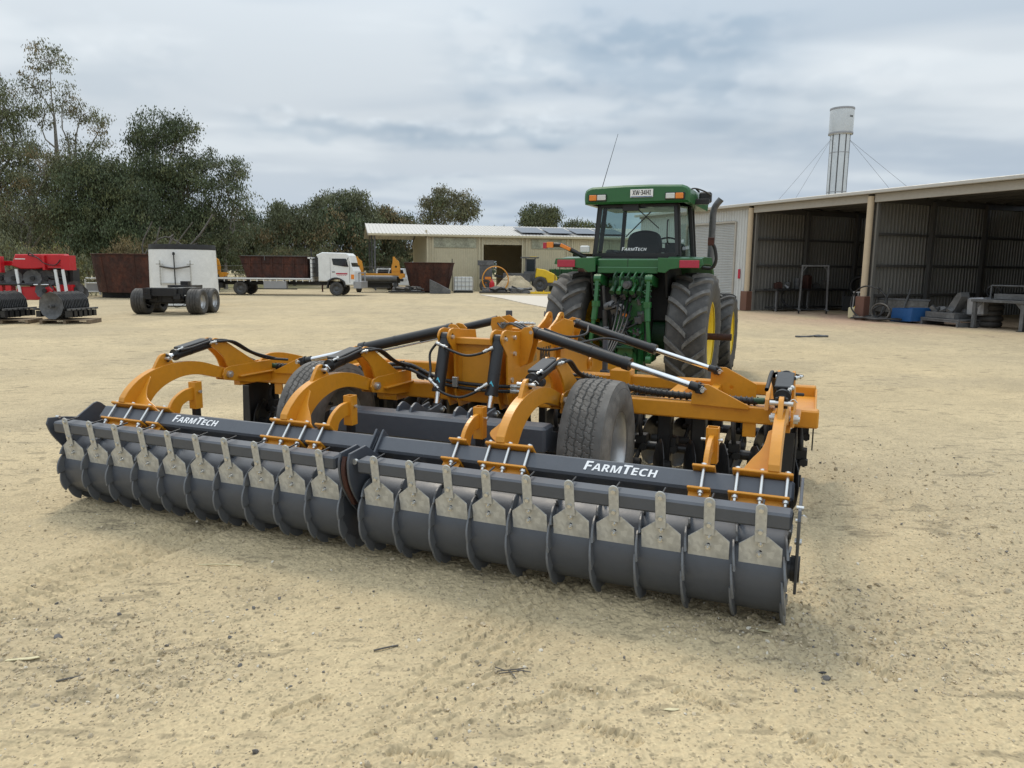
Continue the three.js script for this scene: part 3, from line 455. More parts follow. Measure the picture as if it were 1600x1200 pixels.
  for (const x of [-2.78, 2.738]) { const p = part('end_plate', [plateFY(endP, x, 0.016)], 'charcoal', T); part('bearing', [rod(M(x - 0.03, CY, 0), M(x + 0.018, CY, 0), 0.07, 20)], 'black', p); part('bolt', [[-0.23, 0.64], [-0.2, 0.7], [0.06, 0.2], [0.1, 0.42], [-0.02, 0.45]].map(([f, y]) => [bolt(M(x, y, f), V(1, 0, 0), 0.012, 0.018), bolt(M(x, y, f), V(-1, 0, 0), 0.012, 0.018)]).flat(), 'zinc', p); }
  for (const x of [-0.012, 0.056]) part('centre_plate', [plateFY([...curve2([[-0.30, 0.72], [-0.32, 0.66], [-0.30, 0.52], [-0.2, 0.36], [-0.06, 0.22]], 4), [0.05, 0.2], [0.1, 0.6], [0.02, 0.64], [-0.12, 0.735]], x, 0.016)], 'charcoal', T);
  part('centre_stop', [plateFY([...curve2([[-0.305, 0.70], [-0.325, 0.62], [-0.30, 0.5], [-0.22, 0.36]], 4), [-0.16, 0.36], [-0.23, 0.52], [-0.25, 0.68]], 0.022, 0.03)], 'rust', T).userData.label = 'rusty curved edge between the roller halves';
  for (const x of [-2.80, -0.03, 0.075, 2.757]) part('bolt', [bolt(M(x, 0.665, -0.255), V(0, 0, 1), 0.02, 0.02)], 'zinc', T);
  // four packer arms
  const armOut = [[0.262, 0.66], [0.106, 0.80], ...curve2([[0.115, 0.83], [0.17, 0.89], [0.28, 0.968], [0.45, 1.03], [0.68, 1.055], [0.92, 1.035], [1.18, 0.955]], 5), ...curve2([[1.26, 0.93], [1.295, 0.885], [1.25, 0.84]], 3), ...curve2([[1.13, 0.865], [0.9, 0.925], [0.72, 0.93], [0.54, 0.885], [0.42, 0.815], [0.345, 0.735]], 5)];
  const fin = [...curve2([[1.24, 0.955], [1.2, 1.04], [1.12, 1.12], [1.055, 1.165]], 4), ...curve2([[1.05, 1.205], [1.09, 1.235], [1.15, 1.225]], 3), [1.24, 1.185], [1.62, 0.955], [1.62, 0.9], [1.3, 0.88]];
  const clampX = [[-2.56, -2.12, -2.44], [-0.93, -0.58, -0.80], [0.82, 1.15, 0.925], [2.365, 2.69, 2.585]];
  clampX.forEach(([c0, c1, ax], k) => {
    const gs = k < 2 ? 1 : -1;
    const arm = part('packer_arm', [plateFY(armOut, ax, 0.062)], 'yellow', T);
    part('foot_plate', [cbox(c1 - c0, 0.018, 0.19, 0.006).translate(0, 0.073, 0.012).rotateX(BT).translate((c0 + c1) / 2, bc[0], -bc[1])], 'yellow', arm);
    part('gusset', [plateXY([[ax, 0], [gs > 0 ? c1 - 0.02 : c0 + 0.02, 0], ...curve2([[gs > 0 ? c1 - 0.05 : c0 + 0.05, 0.03], [ax + gs * 0.13, 0.10], [ax + gs * 0.075, 0.18], [ax + gs * 0.05, 0.29]], 4), [ax + gs * 0.02, 0.31]], 0, 0.014).rotateX(-0.66).translate(0, 0.735, -0.185)], 'yellow', arm);
    const lower = part('clamp_plate', [cbox(c1 - c0, 0.016, 0.19, 0.006).translate(0, -0.072, 0.012).rotateX(BT).translate((c0 + c1) / 2 - 0.01, bc[0], -bc[1]), cbox(c1 - c0 - 0.03, 0.07, 0.012).translate(0, -0.11, 0.055).rotateX(BT).translate((c0 + c1) / 2 - 0.01, bc[0], -bc[1])], 'yellow', arm);
    const up = V(0, Math.cos(BT), Math.sin(BT)), out = V(0, -Math.sin(BT), Math.cos(BT));
    for (const t of [0.09, 0.5, 0.91]) { const c = V(lerp(c0, c1, t), bc[0], -bc[1]).addScaledVector(out, 0.080); part('clamp_rod', [rod(c.clone().addScaledVector(up, -0.118), c.clone().addScaledVector(up, 0.098), 0.0095, 10), bolt(c.clone().addScaledVector(up, 0.079), up, 0.019, 0.016), bolt(c.clone().addScaledVector(up, -0.098), up, 0.019, 0.016)], 'zinc', arm); }
    const ear = part('ear', [plateFY([[0.42, 1.0], ...curve2([[0.47, 1.08], [0.52, 1.135], [0.58, 1.14], [0.61, 1.1]], 4), [0.66, 1.03], [0.6, 0.98]], ax, 0.03)], 'yellow', arm);
    // pivot bracket on the rear beam
    const br = part('arm_bracket', [plateFY([[1.2, 0.835], ...curve2([[1.17, 0.885], [1.2, 0.935], [1.27, 0.955]], 3), [1.84, 0.955], [1.84, 0.745], [1.55, 0.765]], ax - 0.05, 0.02), plateFY([[1.2, 0.835], ...curve2([[1.17, 0.885], [1.2, 0.935], [1.27, 0.955]], 3), [1.84, 0.955], [1.84, 0.745], [1.55, 0.765]], ax + 0.05, 0.02), bm(ax - 0.038, ax + 0.038, 0.75, 0.84, 1.4, 1.83)], 'yellow', T);
    part('flange', [bm(ax - 0.10, ax + 0.10, 0.842, 0.856, 1.36, 1.82)], 'yellow', br);
    part('pivot_bolt', [bolt(M(ax - 0.06, 0.885, 1.24), V(-1, 0, 0), 0.034, 0.03), bolt(M(ax + 0.06, 0.885, 1.24), V(1, 0, 0), 0.034, 0.03), rod(M(ax - 0.1, 0.885, 1.24), M(ax + 0.1, 0.885, 1.24), 0.018, 10)], 'zinc', br);
    part('fin', [plateFY(fin, ax - 0.047, 0.018), plateFY(fin, ax + 0.047, 0.018)], 'yellow', br);
    const cy = cylinderRam(T, M(ax, 1.195, 1.11), M(ax, 1.105, 0.56), 0.045, 0.8);
    part('guard', [bm(ax - 0.054, ax + 0.054, -0.012, 0.012, -0.17, 0.15, 0.006).rotateX(0.163).translate(0, 1.203, -0.88)], 'black', cy);
    fitting(cy, M(ax + 0.055, 1.185, 0.72), M(ax + 0.03, 1.165, 0.68), 0.012); fitting(cy, M(ax + 0.055, 1.2, 1.02), M(ax + 0.1, 1.21, 1.07), 0.012);
    const hx = ax + 0.06 * (k === 3 ? -1.6 : 1);
    hose(cy, [M(hx, 1.165, 0.68), M(hx, 1.175, 0.8), M(hx, 1.215, 1.06), M(hx, 1.2, 1.25), M(hx, 1.08, 1.5), M(hx + 0.03, 0.99, 1.72), M(hx + (k % 3 ? 0.1 : 0.2), 0.965, 1.85)], 0.013, 40);
    hose(cy, [M(ax + 0.1, 1.21, 1.07), M(hx + 0.02, 1.19, 1.3), M(hx + 0.02, 1.06, 1.56), M(hx + 0.1, 0.97, 1.82)], 0.011, 30);
  });
  // harrow brackets: single-bolt clamps with an upright socket
  [-2.0, -0.46, 0.62, 2.205].forEach(x => {
    const up = V(0, Math.cos(BT), Math.sin(BT)), out = V(0, -Math.sin(BT), Math.cos(BT)), g = part('harrow_bracket', [plateFY([...curve2([[0.16, 0.75], [0.22, 0.83], [0.32, 0.885], [0.42, 0.90]], 4), [0.42, 0.80], ...curve2([[0.36, 0.80], [0.30, 0.77], [0.27, 0.71]], 3)], x, 0.03)], 'yellow', T);
    part('foot_plate', [cbox(0.13, 0.016, 0.19, 0.006).translate(0, 0.072, 0.012).rotateX(BT).translate(x, bc[0], -bc[1])], 'yellow', g);
    part('clamp_plate', [cbox(0.13, 0.016, 0.19, 0.006).translate(0, -0.072, 0.012).rotateX(BT).translate(x - 0.01, bc[0], -bc[1]), cbox(0.12, 0.07, 0.012).translate(0, -0.11, 0.055).rotateX(BT).translate(x - 0.01, bc[0], -bc[1])], 'yellow', g);
    const c = V(x, bc[0], -bc[1]).addScaledVector(out, 0.080); part('clamp_rod', [rod(c.clone().addScaledVector(up, -0.112), c.clone().addScaledVector(up, 0.096), 0.0095, 10), bolt(c.clone().addScaledVector(up, 0.078), up, 0.019, 0.016), bolt(c.clone().addScaledVector(up, -0.096), up, 0.019, 0.016)], 'zinc', g);
    const sk = part('socket_tube', [bm(x - 0.037, x - 0.029, 0.72, 0.945, 0.42, 0.495), bm(x + 0.029, x + 0.037, 0.72, 0.945, 0.42, 0.495), bm(x - 0.029, x + 0.029, 0.72, 0.945, 0.42, 0.428), bm(x - 0.029, x + 0.029, 0.72, 0.945, 0.487, 0.495)], 'yellow', g);
    part('harrow_leg', [bm(x - 0.026, x + 0.026, 0.42, 0.80, 0.431, 0.484)], 'black', g); part('lock_pin', [rod(M(x - 0.07, 0.865, 0.457), M(x + 0.055, 0.865, 0.457), 0.008, 8), bolt(M(x + 0.05, 0.865, 0.457), V(1, 0, 0), 0.014, 0.012)], 'zinc', g);
  });
  // spring tine harrow below the packer beam: bar with yellow coil springs
  const hb = part('harrow_bar', [bm(-2.62, -0.05, 0.42, 0.47, 0.425, 0.475), bm(0.05, 2.62, 0.42, 0.47, 0.425, 0.475)], 'black', T);
  for (let i = 0; i < 26; i++) { const x = -2.55 + i * 0.204, pts = []; for (let k = 0; k <= 72; k++) { const a = k / 72 * 6.2832 * 6; pts.push(M(x - 0.045 + 0.09 * k / 72, 0.53 + 0.026 * Math.cos(a), 0.36 + 0.026 * Math.sin(a))); } part('coil_spring', [tube(pts, 0.006, 110, 4)], 'yellow', hb); part('tine', [tube([M(x, 0.50, 0.36), M(x, 0.3, 0.30), M(x, 0.06, 0.36)], 0.006, 10, 5)], 'black', hb); }
  // transport wheels
  const tyreG = join(groovedTyre(0.53, 0.39));
  for (const s of [-1, 1]) {
    const x = s > 0 ? 1.235 : -1.30, o = new THREE.Mesh(tyreG, MAT.rubberGrey); o.name = 'transport_tyre'; o.castShadow = o.receiveShadow = true; o.position.set(x, 0.53, -1.31); o.rotation.x = 0.3 * s; T.add(o);
    part('rim', [latX([[0.288, 0.165], [0.298, 0.172], [0.298, 0.158], [0.27, 0.13], [0.262, 0.05], [0.255, -0.05], [0.24, -0.06], [0.12, -0.02], [0.09, -0.02], [0.085, 0.0], [0.001, 0.0]], 56), latX([[0.285, -0.165], [0.298, -0.172], [0.27, -0.13], [0.262, 0.0]], 56)], 'rimSilver', o);
    part('hub', [latX([[0.08, -0.02], [0.078, 0.05], [0.06, 0.075], [0.001, 0.08]], 24), ...Array.from({ length: 10 }, (_, i) => { const a = i * 0.6283; return bolt(V(-0.02, 0.14 * Math.cos(a), 0.14 * Math.sin(a)), V(1, 0, 0), 0.016, 0.035); })], 'steelGrey', o);
    part('trailing_arm', [bar(M(s * 0.95, 0.63, 0.92), M(s * 0.97, 0.53, 1.34), 0.06, 0.16), rod(M(s * 0.9, 0.53, 1.31), M(s * 1.22, 0.53, 1.31), 0.05, 14)], 'charcoal', T);
  }
  const axle = part('lift_axle', [bm(-0.92, 0.98, 0.555, 0.755, 0.80, 1.0, 0.02)], 'charcoal', T);
  for (const x of [-0.33, -0.21, 0.18, 0.30]) part('lug_plate', [plateFY([[0.9, 0.745], ...curve2([[0.93, 0.79], [1.0, 0.815], [1.08, 0.78], [1.2, 0.72], [1.34, 0.73], [1.43, 0.74]], 4), [1.47, 0.68], [1.44, 0.62], [1.2, 0.58], [1.0, 0.55]], x, 0.02)], 'charcoal', axle);
  // rear tower and centre body
  const tower = part('rear_tower', [bm(-0.21, 0.21, 0.80, 1.24, 1.74, 1.76), bm(-0.22, 0.22, 1.235, 1.29, 1.69, 1.78), bm(-0.15, 0.12, 0.84, 1.17, 1.725, 1.74)], 'yellow', T);
  const sideP = [[1.78, 0.66], [1.70, 0.8], [1.68, 1.15], ...curve2([[1.58, 1.25], [1.555, 1.31], [1.59, 1.36], [1.66, 1.375]], 4), [1.8, 1.355], [2.1, 1.33], [2.16, 1.12], ...curve2([[2.2, 1.02], [2.34, 0.9], [2.5, 0.84]], 4), [2.5, 0.66]];
  for (const x of [-0.30, -0.205, 0.205, 0.30]) part('tower_plate', [plateFY(sideP, x, 0.018, [[1.63, 1.31, 0.022]])], 'yellow', tower);
  for (const x of [-0.22, 0.22]) part('bolt', [bolt(M(x, 1.28, 1.69), V(0, 0, 1), 0.02, 0.018), bolt(M(x * 1.36, 1.3, 1.82), V(Math.sign(x), 0, 0), 0.02, 0.03), bolt(M(x * 1.36, 1.16, 1.82), V(Math.sign(x), 0, 0), 0.02, 0.03), bolt(M(x * 1.36, 0.93, 1.78), V(Math.sign(x), 0, 0), 0.026, 0.02)], 'zinc', tower);
  for (const s of [-1, 1]) for (const f of [1.98, 2.12]) part('wing_ear', [plateXY([[s * 0.30, 1.02], [s * 0.30, 1.34], ...curve2([[s * 0.34, 1.375], [s * 0.40, 1.38], [s * 0.425, 1.335]], 3), [s * 0.42, 1.24], [s * 0.37, 1.06]].sort(() => 0), f, 0.016)], 'yellow', tower);
  const body = part('centre_body', [plateFY([[2.3, 0.70], [2.2, 1.17], [2.9, 1.2], [3.3, 1.2], [3.42, 1.05], [4.3, 0.88], ...curve2([[4.46, 0.84], [4.47, 0.75], [4.36, 0.71]], 3), [3.5, 0.66]], 0.245, 0.02), plateFY([[2.3, 0.70], [2.2, 1.17], [2.9, 1.2], [3.3, 1.2], [3.42, 1.05], [4.3, 0.88], ...curve2([[4.46, 0.84], [4.47, 0.75], [4.36, 0.71]], 3), [3.5, 0.66]], -0.245, 0.02), bm(-0.234, 0.234, 0.72, 1.12, 2.3, 3.3), bm(-0.2, 0.2, 1.12, 1.135, 2.2, 3.3)], 'yellow', T);
  { const g = text('MAX', 0.12, 0.003); g.applyMatrix4(new THREE.Matrix4().set(0.85, 0.16, 0, 0, 0, 1, 0, 0, 0, 0, 1, 0, 0, 0, 0, 1)); const h = text('TERRA', 0.075, 0.003); h.applyMatrix4(new THREE.Matrix4().set(0.7, 0.16, 0, 0, 0, 1, 0, 0, 0, 0, 1, 0, 0, 0, 0, 1)); part('lettering', [g.rotateY(Math.PI / 2).translate(0.256, 1.01, -2.60)], 'darkLetter', body).userData.label = 'dark MAX lettering'; part('lettering', [h.rotateY(Math.PI / 2).translate(0.256, 1.02, -2.30)], 'greyLetter', body); }
  for (const x of [-0.262, 0.262]) part('boss', [rod(M(x - 0.025, 0.785, 4.30), M(x + 0.025, 0.785, 4.30), 0.075, 24), rod(M(x - 0.04, 0.785, 4.30), M(x + 0.04, 0.785, 4.30), 0.035, 16)], 'yellow', body);
  const front = part('front_tower', [bm(-0.40, 0.40, 1.12, 1.27, 3.08, 3.26), bm(-0.30, 0.30, 0.8, 1.12, 3.12, 3.24), ...[-1, 1].flatMap(s => [3.04, 3.30].map(f => plateXY([[s * 0.22, 1.1], [s * 0.22, 1.31], [s * 0.36, 1.395], [s * 0.45, 1.375], [s * 0.46, 1.3], [s * 0.40, 1.1]], f, 0.016)))], 'yellow', T);
  for (const x of [-0.07, 0.07]) part('hitch_ear', [plateFY([[3.3, 1.1], [3.34, 1.24], ...curve2([[3.62, 1.34], [3.74, 1.41], [3.84, 1.40], [3.86, 1.33]], 4), [3.75, 1.15], [3.6, 1.0]], x, 0.025, [[3.78, 1.345, 0.03]])], 'yellow', front);
  const tongue = part('drawbar', [bar(M(0.05, 0.79, 4.25), M(0.13, 0.47, 5.95), 0.20, 0.2), bm(0.07, 0.19, 0.40, 0.50, 5.9, 6.2)], 'yellow', T);
  for (const x of [0.03, 0.22]) part('hitch_clevis', [bm(x, x + 0.03, 0.38, 0.5, 6.1, 6.32)], 'black', tongue);
  for (const [x, f, y0, y1] of [[-0.40, 3.36, 0.72, 1.44], [0.36, 4.62, 0.55, 1.20]]) part('parking_stand', [bm(x - 0.03, x + 0.03, y0, y1, f, f + 0.05), bm(x - 0.05, x + 0.05, y0, y0 + 0.12, f - 0.02, f + 0.07)], 'charcoal', T);
  // frame
  const beam = (name, a, b, y0, y1, f0, f1) => part(name, [bm(a, b, y0, y1, f0, f1, 0.012)], 'yellow', T);
  beam('centre_beam', -0.95, 0.95, 0.70, 0.845, 1.80, 1.95); beam('centre_beam', -0.95, 0.95, 0.71, 0.845, 3.06, 3.2);
  for (const s of [-1, 1]) {
    const X = (a, b) => [Math.min(s * a, s * b), Math.max(s * a, s * b)];
    const rb = beam('rear_beam', ...X(0.965, 2.81), 0.712, 0.85, 1.82, 1.94), fb = beam('front_beam', ...X(0.965, 2.78), 0.735, 0.85, 3.10, 3.2);
    part('hinge_block', [bm(...X(0.86, 1.06), 0.66, 0.90, 1.77, 1.99), bm(...X(0.86, 1.06), 0.66, 0.90, 3.02, 3.24)], 'yellow', T);
    const st = part('cross_member', [bm(...X(1.58, 1.70), 0.742, 0.842, 1.945, 3.095)], 'yellow', T); part('deck_plate', [bm(...X(1.702, 1.88), 0.76, 0.775, 1.945, 3.095), bm(...X(1.882, 1.96), 0.742, 0.842, 1.945, 3.095)], 'yellow', st);
    part('end_channel', [bm(...X(2.50, 2.79), 0.745, 0.76, 1.945, 3.095), bm(...X(2.775, 2.79), 0.762, 0.83, 1.945, 3.095)], 'yellow', T);
    part('ram_bracket', [plateXY([[s * 1.86, 0.72], [s * 1.86, 0.96], [s * 1.93, 1.0], [s * 1.99, 1.0], [s * 2.27, 0.86], [s * 2.27, 0.72]], 2.94, 0.018, [[s * 2.05, 0.82, 0.02]])], 'yellow', fb);
    part('ram_bracket', [plateXY([[s * 1.86, 0.84], [s * 1.87, 0.96], [s * 1.93, 1.0], [s * 1.99, 1.0], [s * 2.3, 0.853], [s * 2.3, 0.83]], 1.80, 0.018)], 'yellow', rb);
    part('arched_strut', [plateFY([[1.66, 0.86], ...curve2([[1.7, 0.93], [1.82, 1.005], [2.0, 1.01], [2.3, 0.95], [2.62, 0.865], [3.09, 0.845]], 4), [3.09, 0.75], [1.96, 0.75], [1.945, 0.853], [1.7, 0.853]], s * 2.44, 0.03)], 'yellow', T);
    part('disc_tab', [bm(...X(2.26, 2.36), 0.60, 0.712, 1.84, 1.856)], 'yellow', rb);
    // rams that fold the wing
    cylinderRam(T, M(s * 0.375, 1.345, 2.05), M(s * 1.955, 0.965, 1.775), 0.05, 0.6, { line: s < 0 });
    cylinderRam(T, M(s * 0.41, 1.355, 3.17), M(s * 1.945, 0.965, 2.905), 0.045, 0.58);
    // wrapped hose bundle along the rear beam
    const pts = [M(s * 0.9, 0.98, 1.98), M(s * 1.2, 0.93, 1.93), M(s * 1.6, 0.893, 1.89), M(s * 2.0, 0.885, 1.88), M(s * 2.36, 0.885, 1.87)], cv = new THREE.CatmullRomCurve3(pts), wrap = []; for (let i = 0; i <= 420; i++) { const t = i / 420, p = cv.getPoint(t), a = t * 6.2832 * 34; wrap.push(p.clone().add(V(0, 0.029 * Math.cos(a), 0.029 * Math.sin(a)))); }
    const hbun = part('hose_bundle', [tube(pts, 0.027, 40, 10)], 'hose', T); part('spiral_wrap', [tube(wrap, 0.008, 420, 4)], 'black', hbun); part('connector', [rod(M(s * 2.33, 0.887, 1.87), M(s * 2.41, 0.892, 1.865), 0.026, 10)], 'greenDull', hbun);
    hose(hbun, [M(s * 2.4, 0.89, 1.865), M(s * 2.48, 0.9, 1.84), M(s * 2.50, 1.0, 1.6), M(s * 2.50, 1.16, 1.3), M(s * 2.51, 1.2, 1.1)], 0.018, 30);
  }
  // lift rams on the axle
  for (const s of [-1, 1]) cylinderRam(T, M(s * 0.253, 1.315, 1.62), M(s * 0.253, 0.69, 1.42), 0.052, 0.76, { mark: true });
  // hoses around the tower
  const H = (pts, r) => hose(T, pts.map(p => M(...p)), r, 32);
  H([[-0.25, 1.23, 1.54], [-0.16, 1.2, 1.5], [0.0, 1.16, 1.5], [0.12, 1.18, 1.52], [0.23, 1.23, 1.545]]); fitting(T, M(0.235, 1.235, 1.545), M(0.15, 1.195, 1.525)); fitting(T, M(-0.3, 1.25, 1.53), M(-0.19, 1.215, 1.52));
  H([[-0.27, 0.93, 1.4], [-0.18, 0.86, 1.36], [0.0, 0.82, 1.36], [0.12, 0.86, 1.38], [0.22, 0.93, 1.43]]); fitting(T, M(0.235, 0.94, 1.43), M(0.14, 0.88, 1.385)); fitting(T, M(-0.31, 0.95, 1.41), M(-0.2, 0.88, 1.37)); H([[-0.30, 1.25, 1.53], [-0.36, 1.16, 1.52], [-0.33, 1.02, 1.47], [-0.31, 0.95, 1.41]]);
  H([[-0.95, 1.0, 1.7], [-0.7, 1.02, 1.72], [-0.5, 0.95, 1.72], [-0.3, 0.9, 1.7], [0.1, 0.88, 1.69], [0.5, 0.89, 1.7]], 0.016); H([[-0.95, 0.97, 1.68], [-0.68, 0.98, 1.69], [-0.48, 0.9, 1.7], [-0.2, 0.85, 1.69], [0.2, 0.84, 1.68], [0.55, 0.86, 1.7]], 0.016);
  part('hose_block', [bm(-0.22, -0.17, 0.85, 0.94, 1.66, 1.70)], 'zinc', T);
  for (const y of [0.89, 0.85]) { fitting(T, M(0.34, y, 1.68), M(0.52, y + 0.005, 1.69), 0.018); fitting(T, M(0.56, y + 0.07, 2.1), M(0.75, y + 0.07, 2.12), 0.018); H([[0.75, y + 0.07, 2.12], [0.9, y + 0.07, 2.1], [1.05, y + 0.02, 2.05], [1.25, y - 0.02, 2.0]], 0.014); }
  for (const k of [0, 1, 2]) { H([[-0.42 + k * 0.05, 1.33, 3.1], [-0.2, 1.3 + k * 0.02, 2.75], [0.05 + k * 0.05, 1.38, 2.35], [0.2 + k * 0.04, 1.36, 2.2], [0.36, 1.32, 2.1]]); fitting(T, M(0.1 + k * 0.06, 1.385, 2.36), M(0.2 + k * 0.06, 1.39, 2.3)); }
  H([[0.3, 1.32, 2.6], [0.5, 1.24, 2.75], [0.62, 1.26, 2.95], [0.6, 1.33, 3.1]]); H([[0.2, 1.34, 2.5], [0.55, 1.2, 2.6], [0.85, 1.22, 2.95], [1.1, 1.15, 3.06], [1.25, 1.1, 3.05]], 0.012); H([[0.36, 1.3, 2.0], [0.34, 1.18, 2.25], [0.4, 1.13, 2.5], [0.6, 1.17, 2.7]], 0.012);
  for (const k of [0, 1, 2, 3]) H([[0.2 + k * 0.05, 1.2, 3.4], [0.3 + k * 0.05, 0.9, 4.5], [0.2 + k * 0.04, 0.75 + k * 0.03, 5.1], [0.15 + k * 0.05, 1.1, 5.8], [0.08 + k * 0.06, 1.5 - k * 0.04, 6.35]], 0.014);
  for (const s of [-1, 1]) part('rubber_bumper', [rod(M(s * 0.58, 0.93, 1.79), M(s * 0.58, 0.93, 1.73), 0.045, 16)], 'blackDull', T);
  // two rows of disc gangs
  const dG = join(discGeo(0.255, 0.05, 0.05, 11));
  for (const [f, y, turn] of [[2.05, 0.275, 0.33], [3.02, 0.275, -0.33]]) for (const s of [-1, 1]) {
    const tubeP = part('disc_gang', [rod(M(s * 0.25, y + 0.12, f + 0.02), M(s * 2.68, y + 0.12, f + 0.02), 0.042, 12), ...[0.5, 1.2, 1.9, 2.55].map(x => bm(s * x - 0.03, s * x + 0.03, y + 0.16, 0.72, f - 0.02, f + 0.04))], 'black', T);
    for (let i = 0; i < 10; i++) {
      const x = s * (0.32 + i * 0.256), o = new THREE.Mesh(dG, MAT.black); o.name = 'disc'; o.castShadow = o.receiveShadow = true; o.position.set(x, 0.26, -f + 0.1); o.rotation.set(i, turn, 0, 'YXZ'); tubeP.add(o);
      part('disc_arm', [tube([M(x + 0.05, 0.70, f + 0.03), M(x + 0.07, 0.56, f - 0.06), M(x + 0.07, 0.42, f + 0.0), M(x + 0.04, 0.27, f - 0.1)], 0.02, 12, 6), rod(M(x - 0.02, 0.26, f - 0.1), M(x + 0.09, 0.26, f - 0.1), 0.05, 12), bolt(M(x + 0.1, 0.4, f), V(0, 0, 1), 0.035, 0.07), bm(x + 0.03, x + 0.12, 0.42, 0.5, f - 0.05, f + 0.06)], 'blackDull', tubeP);
    }
  }
  for (const s of [-1, 1]) for (const x of [1.62, 1.90]) part('gang_post', [bm(s * x - 0.055, s * x + 0.055, 0.2, 0.70, 1.96, 2.0, 0.01), bm(s * x - 0.055, s * x - 0.045, 0.2, 0.7, 2.0, 2.12), bm(s * x + 0.045, s * x + 0.055, 0.2, 0.7, 2.0, 2.12)], 'black', T);
  for (const s of [-1, 1]) part('side_deflector', [bm(Math.min(s * 2.57, s * 2.65), Math.max(s * 2.57, s * 2.65), 0.2, 0.69, 1.70, 1.715, 0.004)], 'blackDull', T);
  for (const s of [-1, 1]) { part('side_deflector', [plateFY([[1.7, 0.18], [1.72, 0.7], [2.05, 0.7], [2.25, 0.5], [2.25, 0.18]], s * 2.66, 0.012)], 'blackDull', T); part('side_deflector', [plateFY([[2.9, 0.3], [2.9, 0.72], [3.3, 0.72], [3.35, 0.45], [3.1, 0.3]], s * 2.78, 0.012)], 'black', T); }
}

// ---------- tractor ----------
function lugGeo(R, half, sgn, len, w = 0.074, h = 0.058) { // one curved tread bar, wheel axis = x
  const P = [], N = 8, sec = s => { const x = sgn * lerp(-0.02, half, s), th = -len * Math.pow(s, 0.85), drop = 0.05 * Math.pow(s, 4), ww = w * (0.95 + 0.25 * s), r0 = R - h - 0.022 - drop, r1 = R - drop; const c = (r, t, k) => { const a = th + t; return [x + k * sgn * 0.0, r * Math.cos(a), r * Math.sin(a)]; }; return [c(r0, -ww * 0.65 / R, 0), c(r1, -ww * 0.42 / R, 0), c(r1, ww * 0.42 / R, 0), c(r0, ww * 0.65 / R, 0)]; };
  const tri = (a, b, c) => P.push(...a, ...b, ...c), quad = (a, b, c, d) => { if (sgn > 0) { tri(a, c, b); tri(a, d, c); } else { tri(a, b, c); tri(a, c, d); } };
  for (let i = 0; i < N; i++) { const A = sec(i / N), B = sec((i + 1) / N); for (let k = 0; k < 3; k++) quad(A[k], B[k], B[k + 1], A[k + 1]); }
  const A = sec(0), B = sec(1); quad(A[0], A[1], A[2], A[3]); quad(B[3], B[2], B[1], B[0]);
  const g = new THREE.BufferGeometry(); g.setAttribute('position', new THREE.Float32BufferAttribute(P, 3)); g.computeVertexNormals(); return g;
}
function bigWheel(T, name, x, y, f, R, w, rimR, nl, asParts, out) {
  const h = w / 2, prof = s => [[rimR + 0.005, s * h * 0.78], [rimR + 0.06, s * h * 0.95], [lerp(rimR, R, 0.55), s * h], [R - 0.13, s * h * 0.985], [R - 0.085, s * h * 0.92], [R - 0.062, s * h * 0.8], [R - 0.05, s * h * 0.4], [R - 0.047, 0]];
  const L = [...prof(-1), ...prof(1).reverse().slice(1)];
  const o = part(name, [latX(L, 72)], 'rubber', T); o.position.set(x, y, -f);
  const inn = out > 0 ? 1 : -1;
  const rim = part('rim', [latX([[rimR - 0.008, h * 0.80], [rimR + 0.012, h * 0.82], [rimR + 0.012, h * 0.78], [rimR - 0.04, h * 0.66], [rimR - 0.055, h * 0.3], [rimR - 0.06, -h * 0.66], [rimR + 0.01, -h * 0.80]], 64), latX([[rimR - 0.058, inn * h * 0.1], [rimR * 0.66, inn * h * 0.24], [rimR * 0.42, inn * h * 0.22], [0.001, inn * h * 0.22]], 64)], 'rimYellow', o);
  part('hub', [latX([[0.17, 0], [0.165, inn * h * 0.36], [0.11, inn * h * 0.46], [0.001, inn * h * 0.46]], 28), ...Array.from({ length: 10 }, (_, i) => { const a = i * 0.62832; return bolt(V(inn * h * 0.22, 0.215 * Math.cos(a), 0.215 * Math.sin(a)), V(inn, 0, 0), 0.02, 0.05); })], 'rimYellow', o);
  const gl = join(lugGeo(R, h * 0.97, -1, 0.29 * 0.93 / R)), gr = join(lugGeo(R, h * 0.97, 1, 0.29 * 0.93 / R));
  const list = []; for (let i = 0; i < nl; i++) for (const s of [0, 1]) { const a = (i + s * 0.5) / nl * 6.28319; if (asParts) { const m = new THREE.Mesh(s ? gr : gl, MAT.lug); m.name = 'lug'; m.castShadow = m.receiveShadow = true; m.rotation.x = a; o.add(m); } else list.push((s ? gr : gl).clone().rotateX(a)); }
  if (!asParts) part('tread', list, 'rubber', o);
  return o;
}
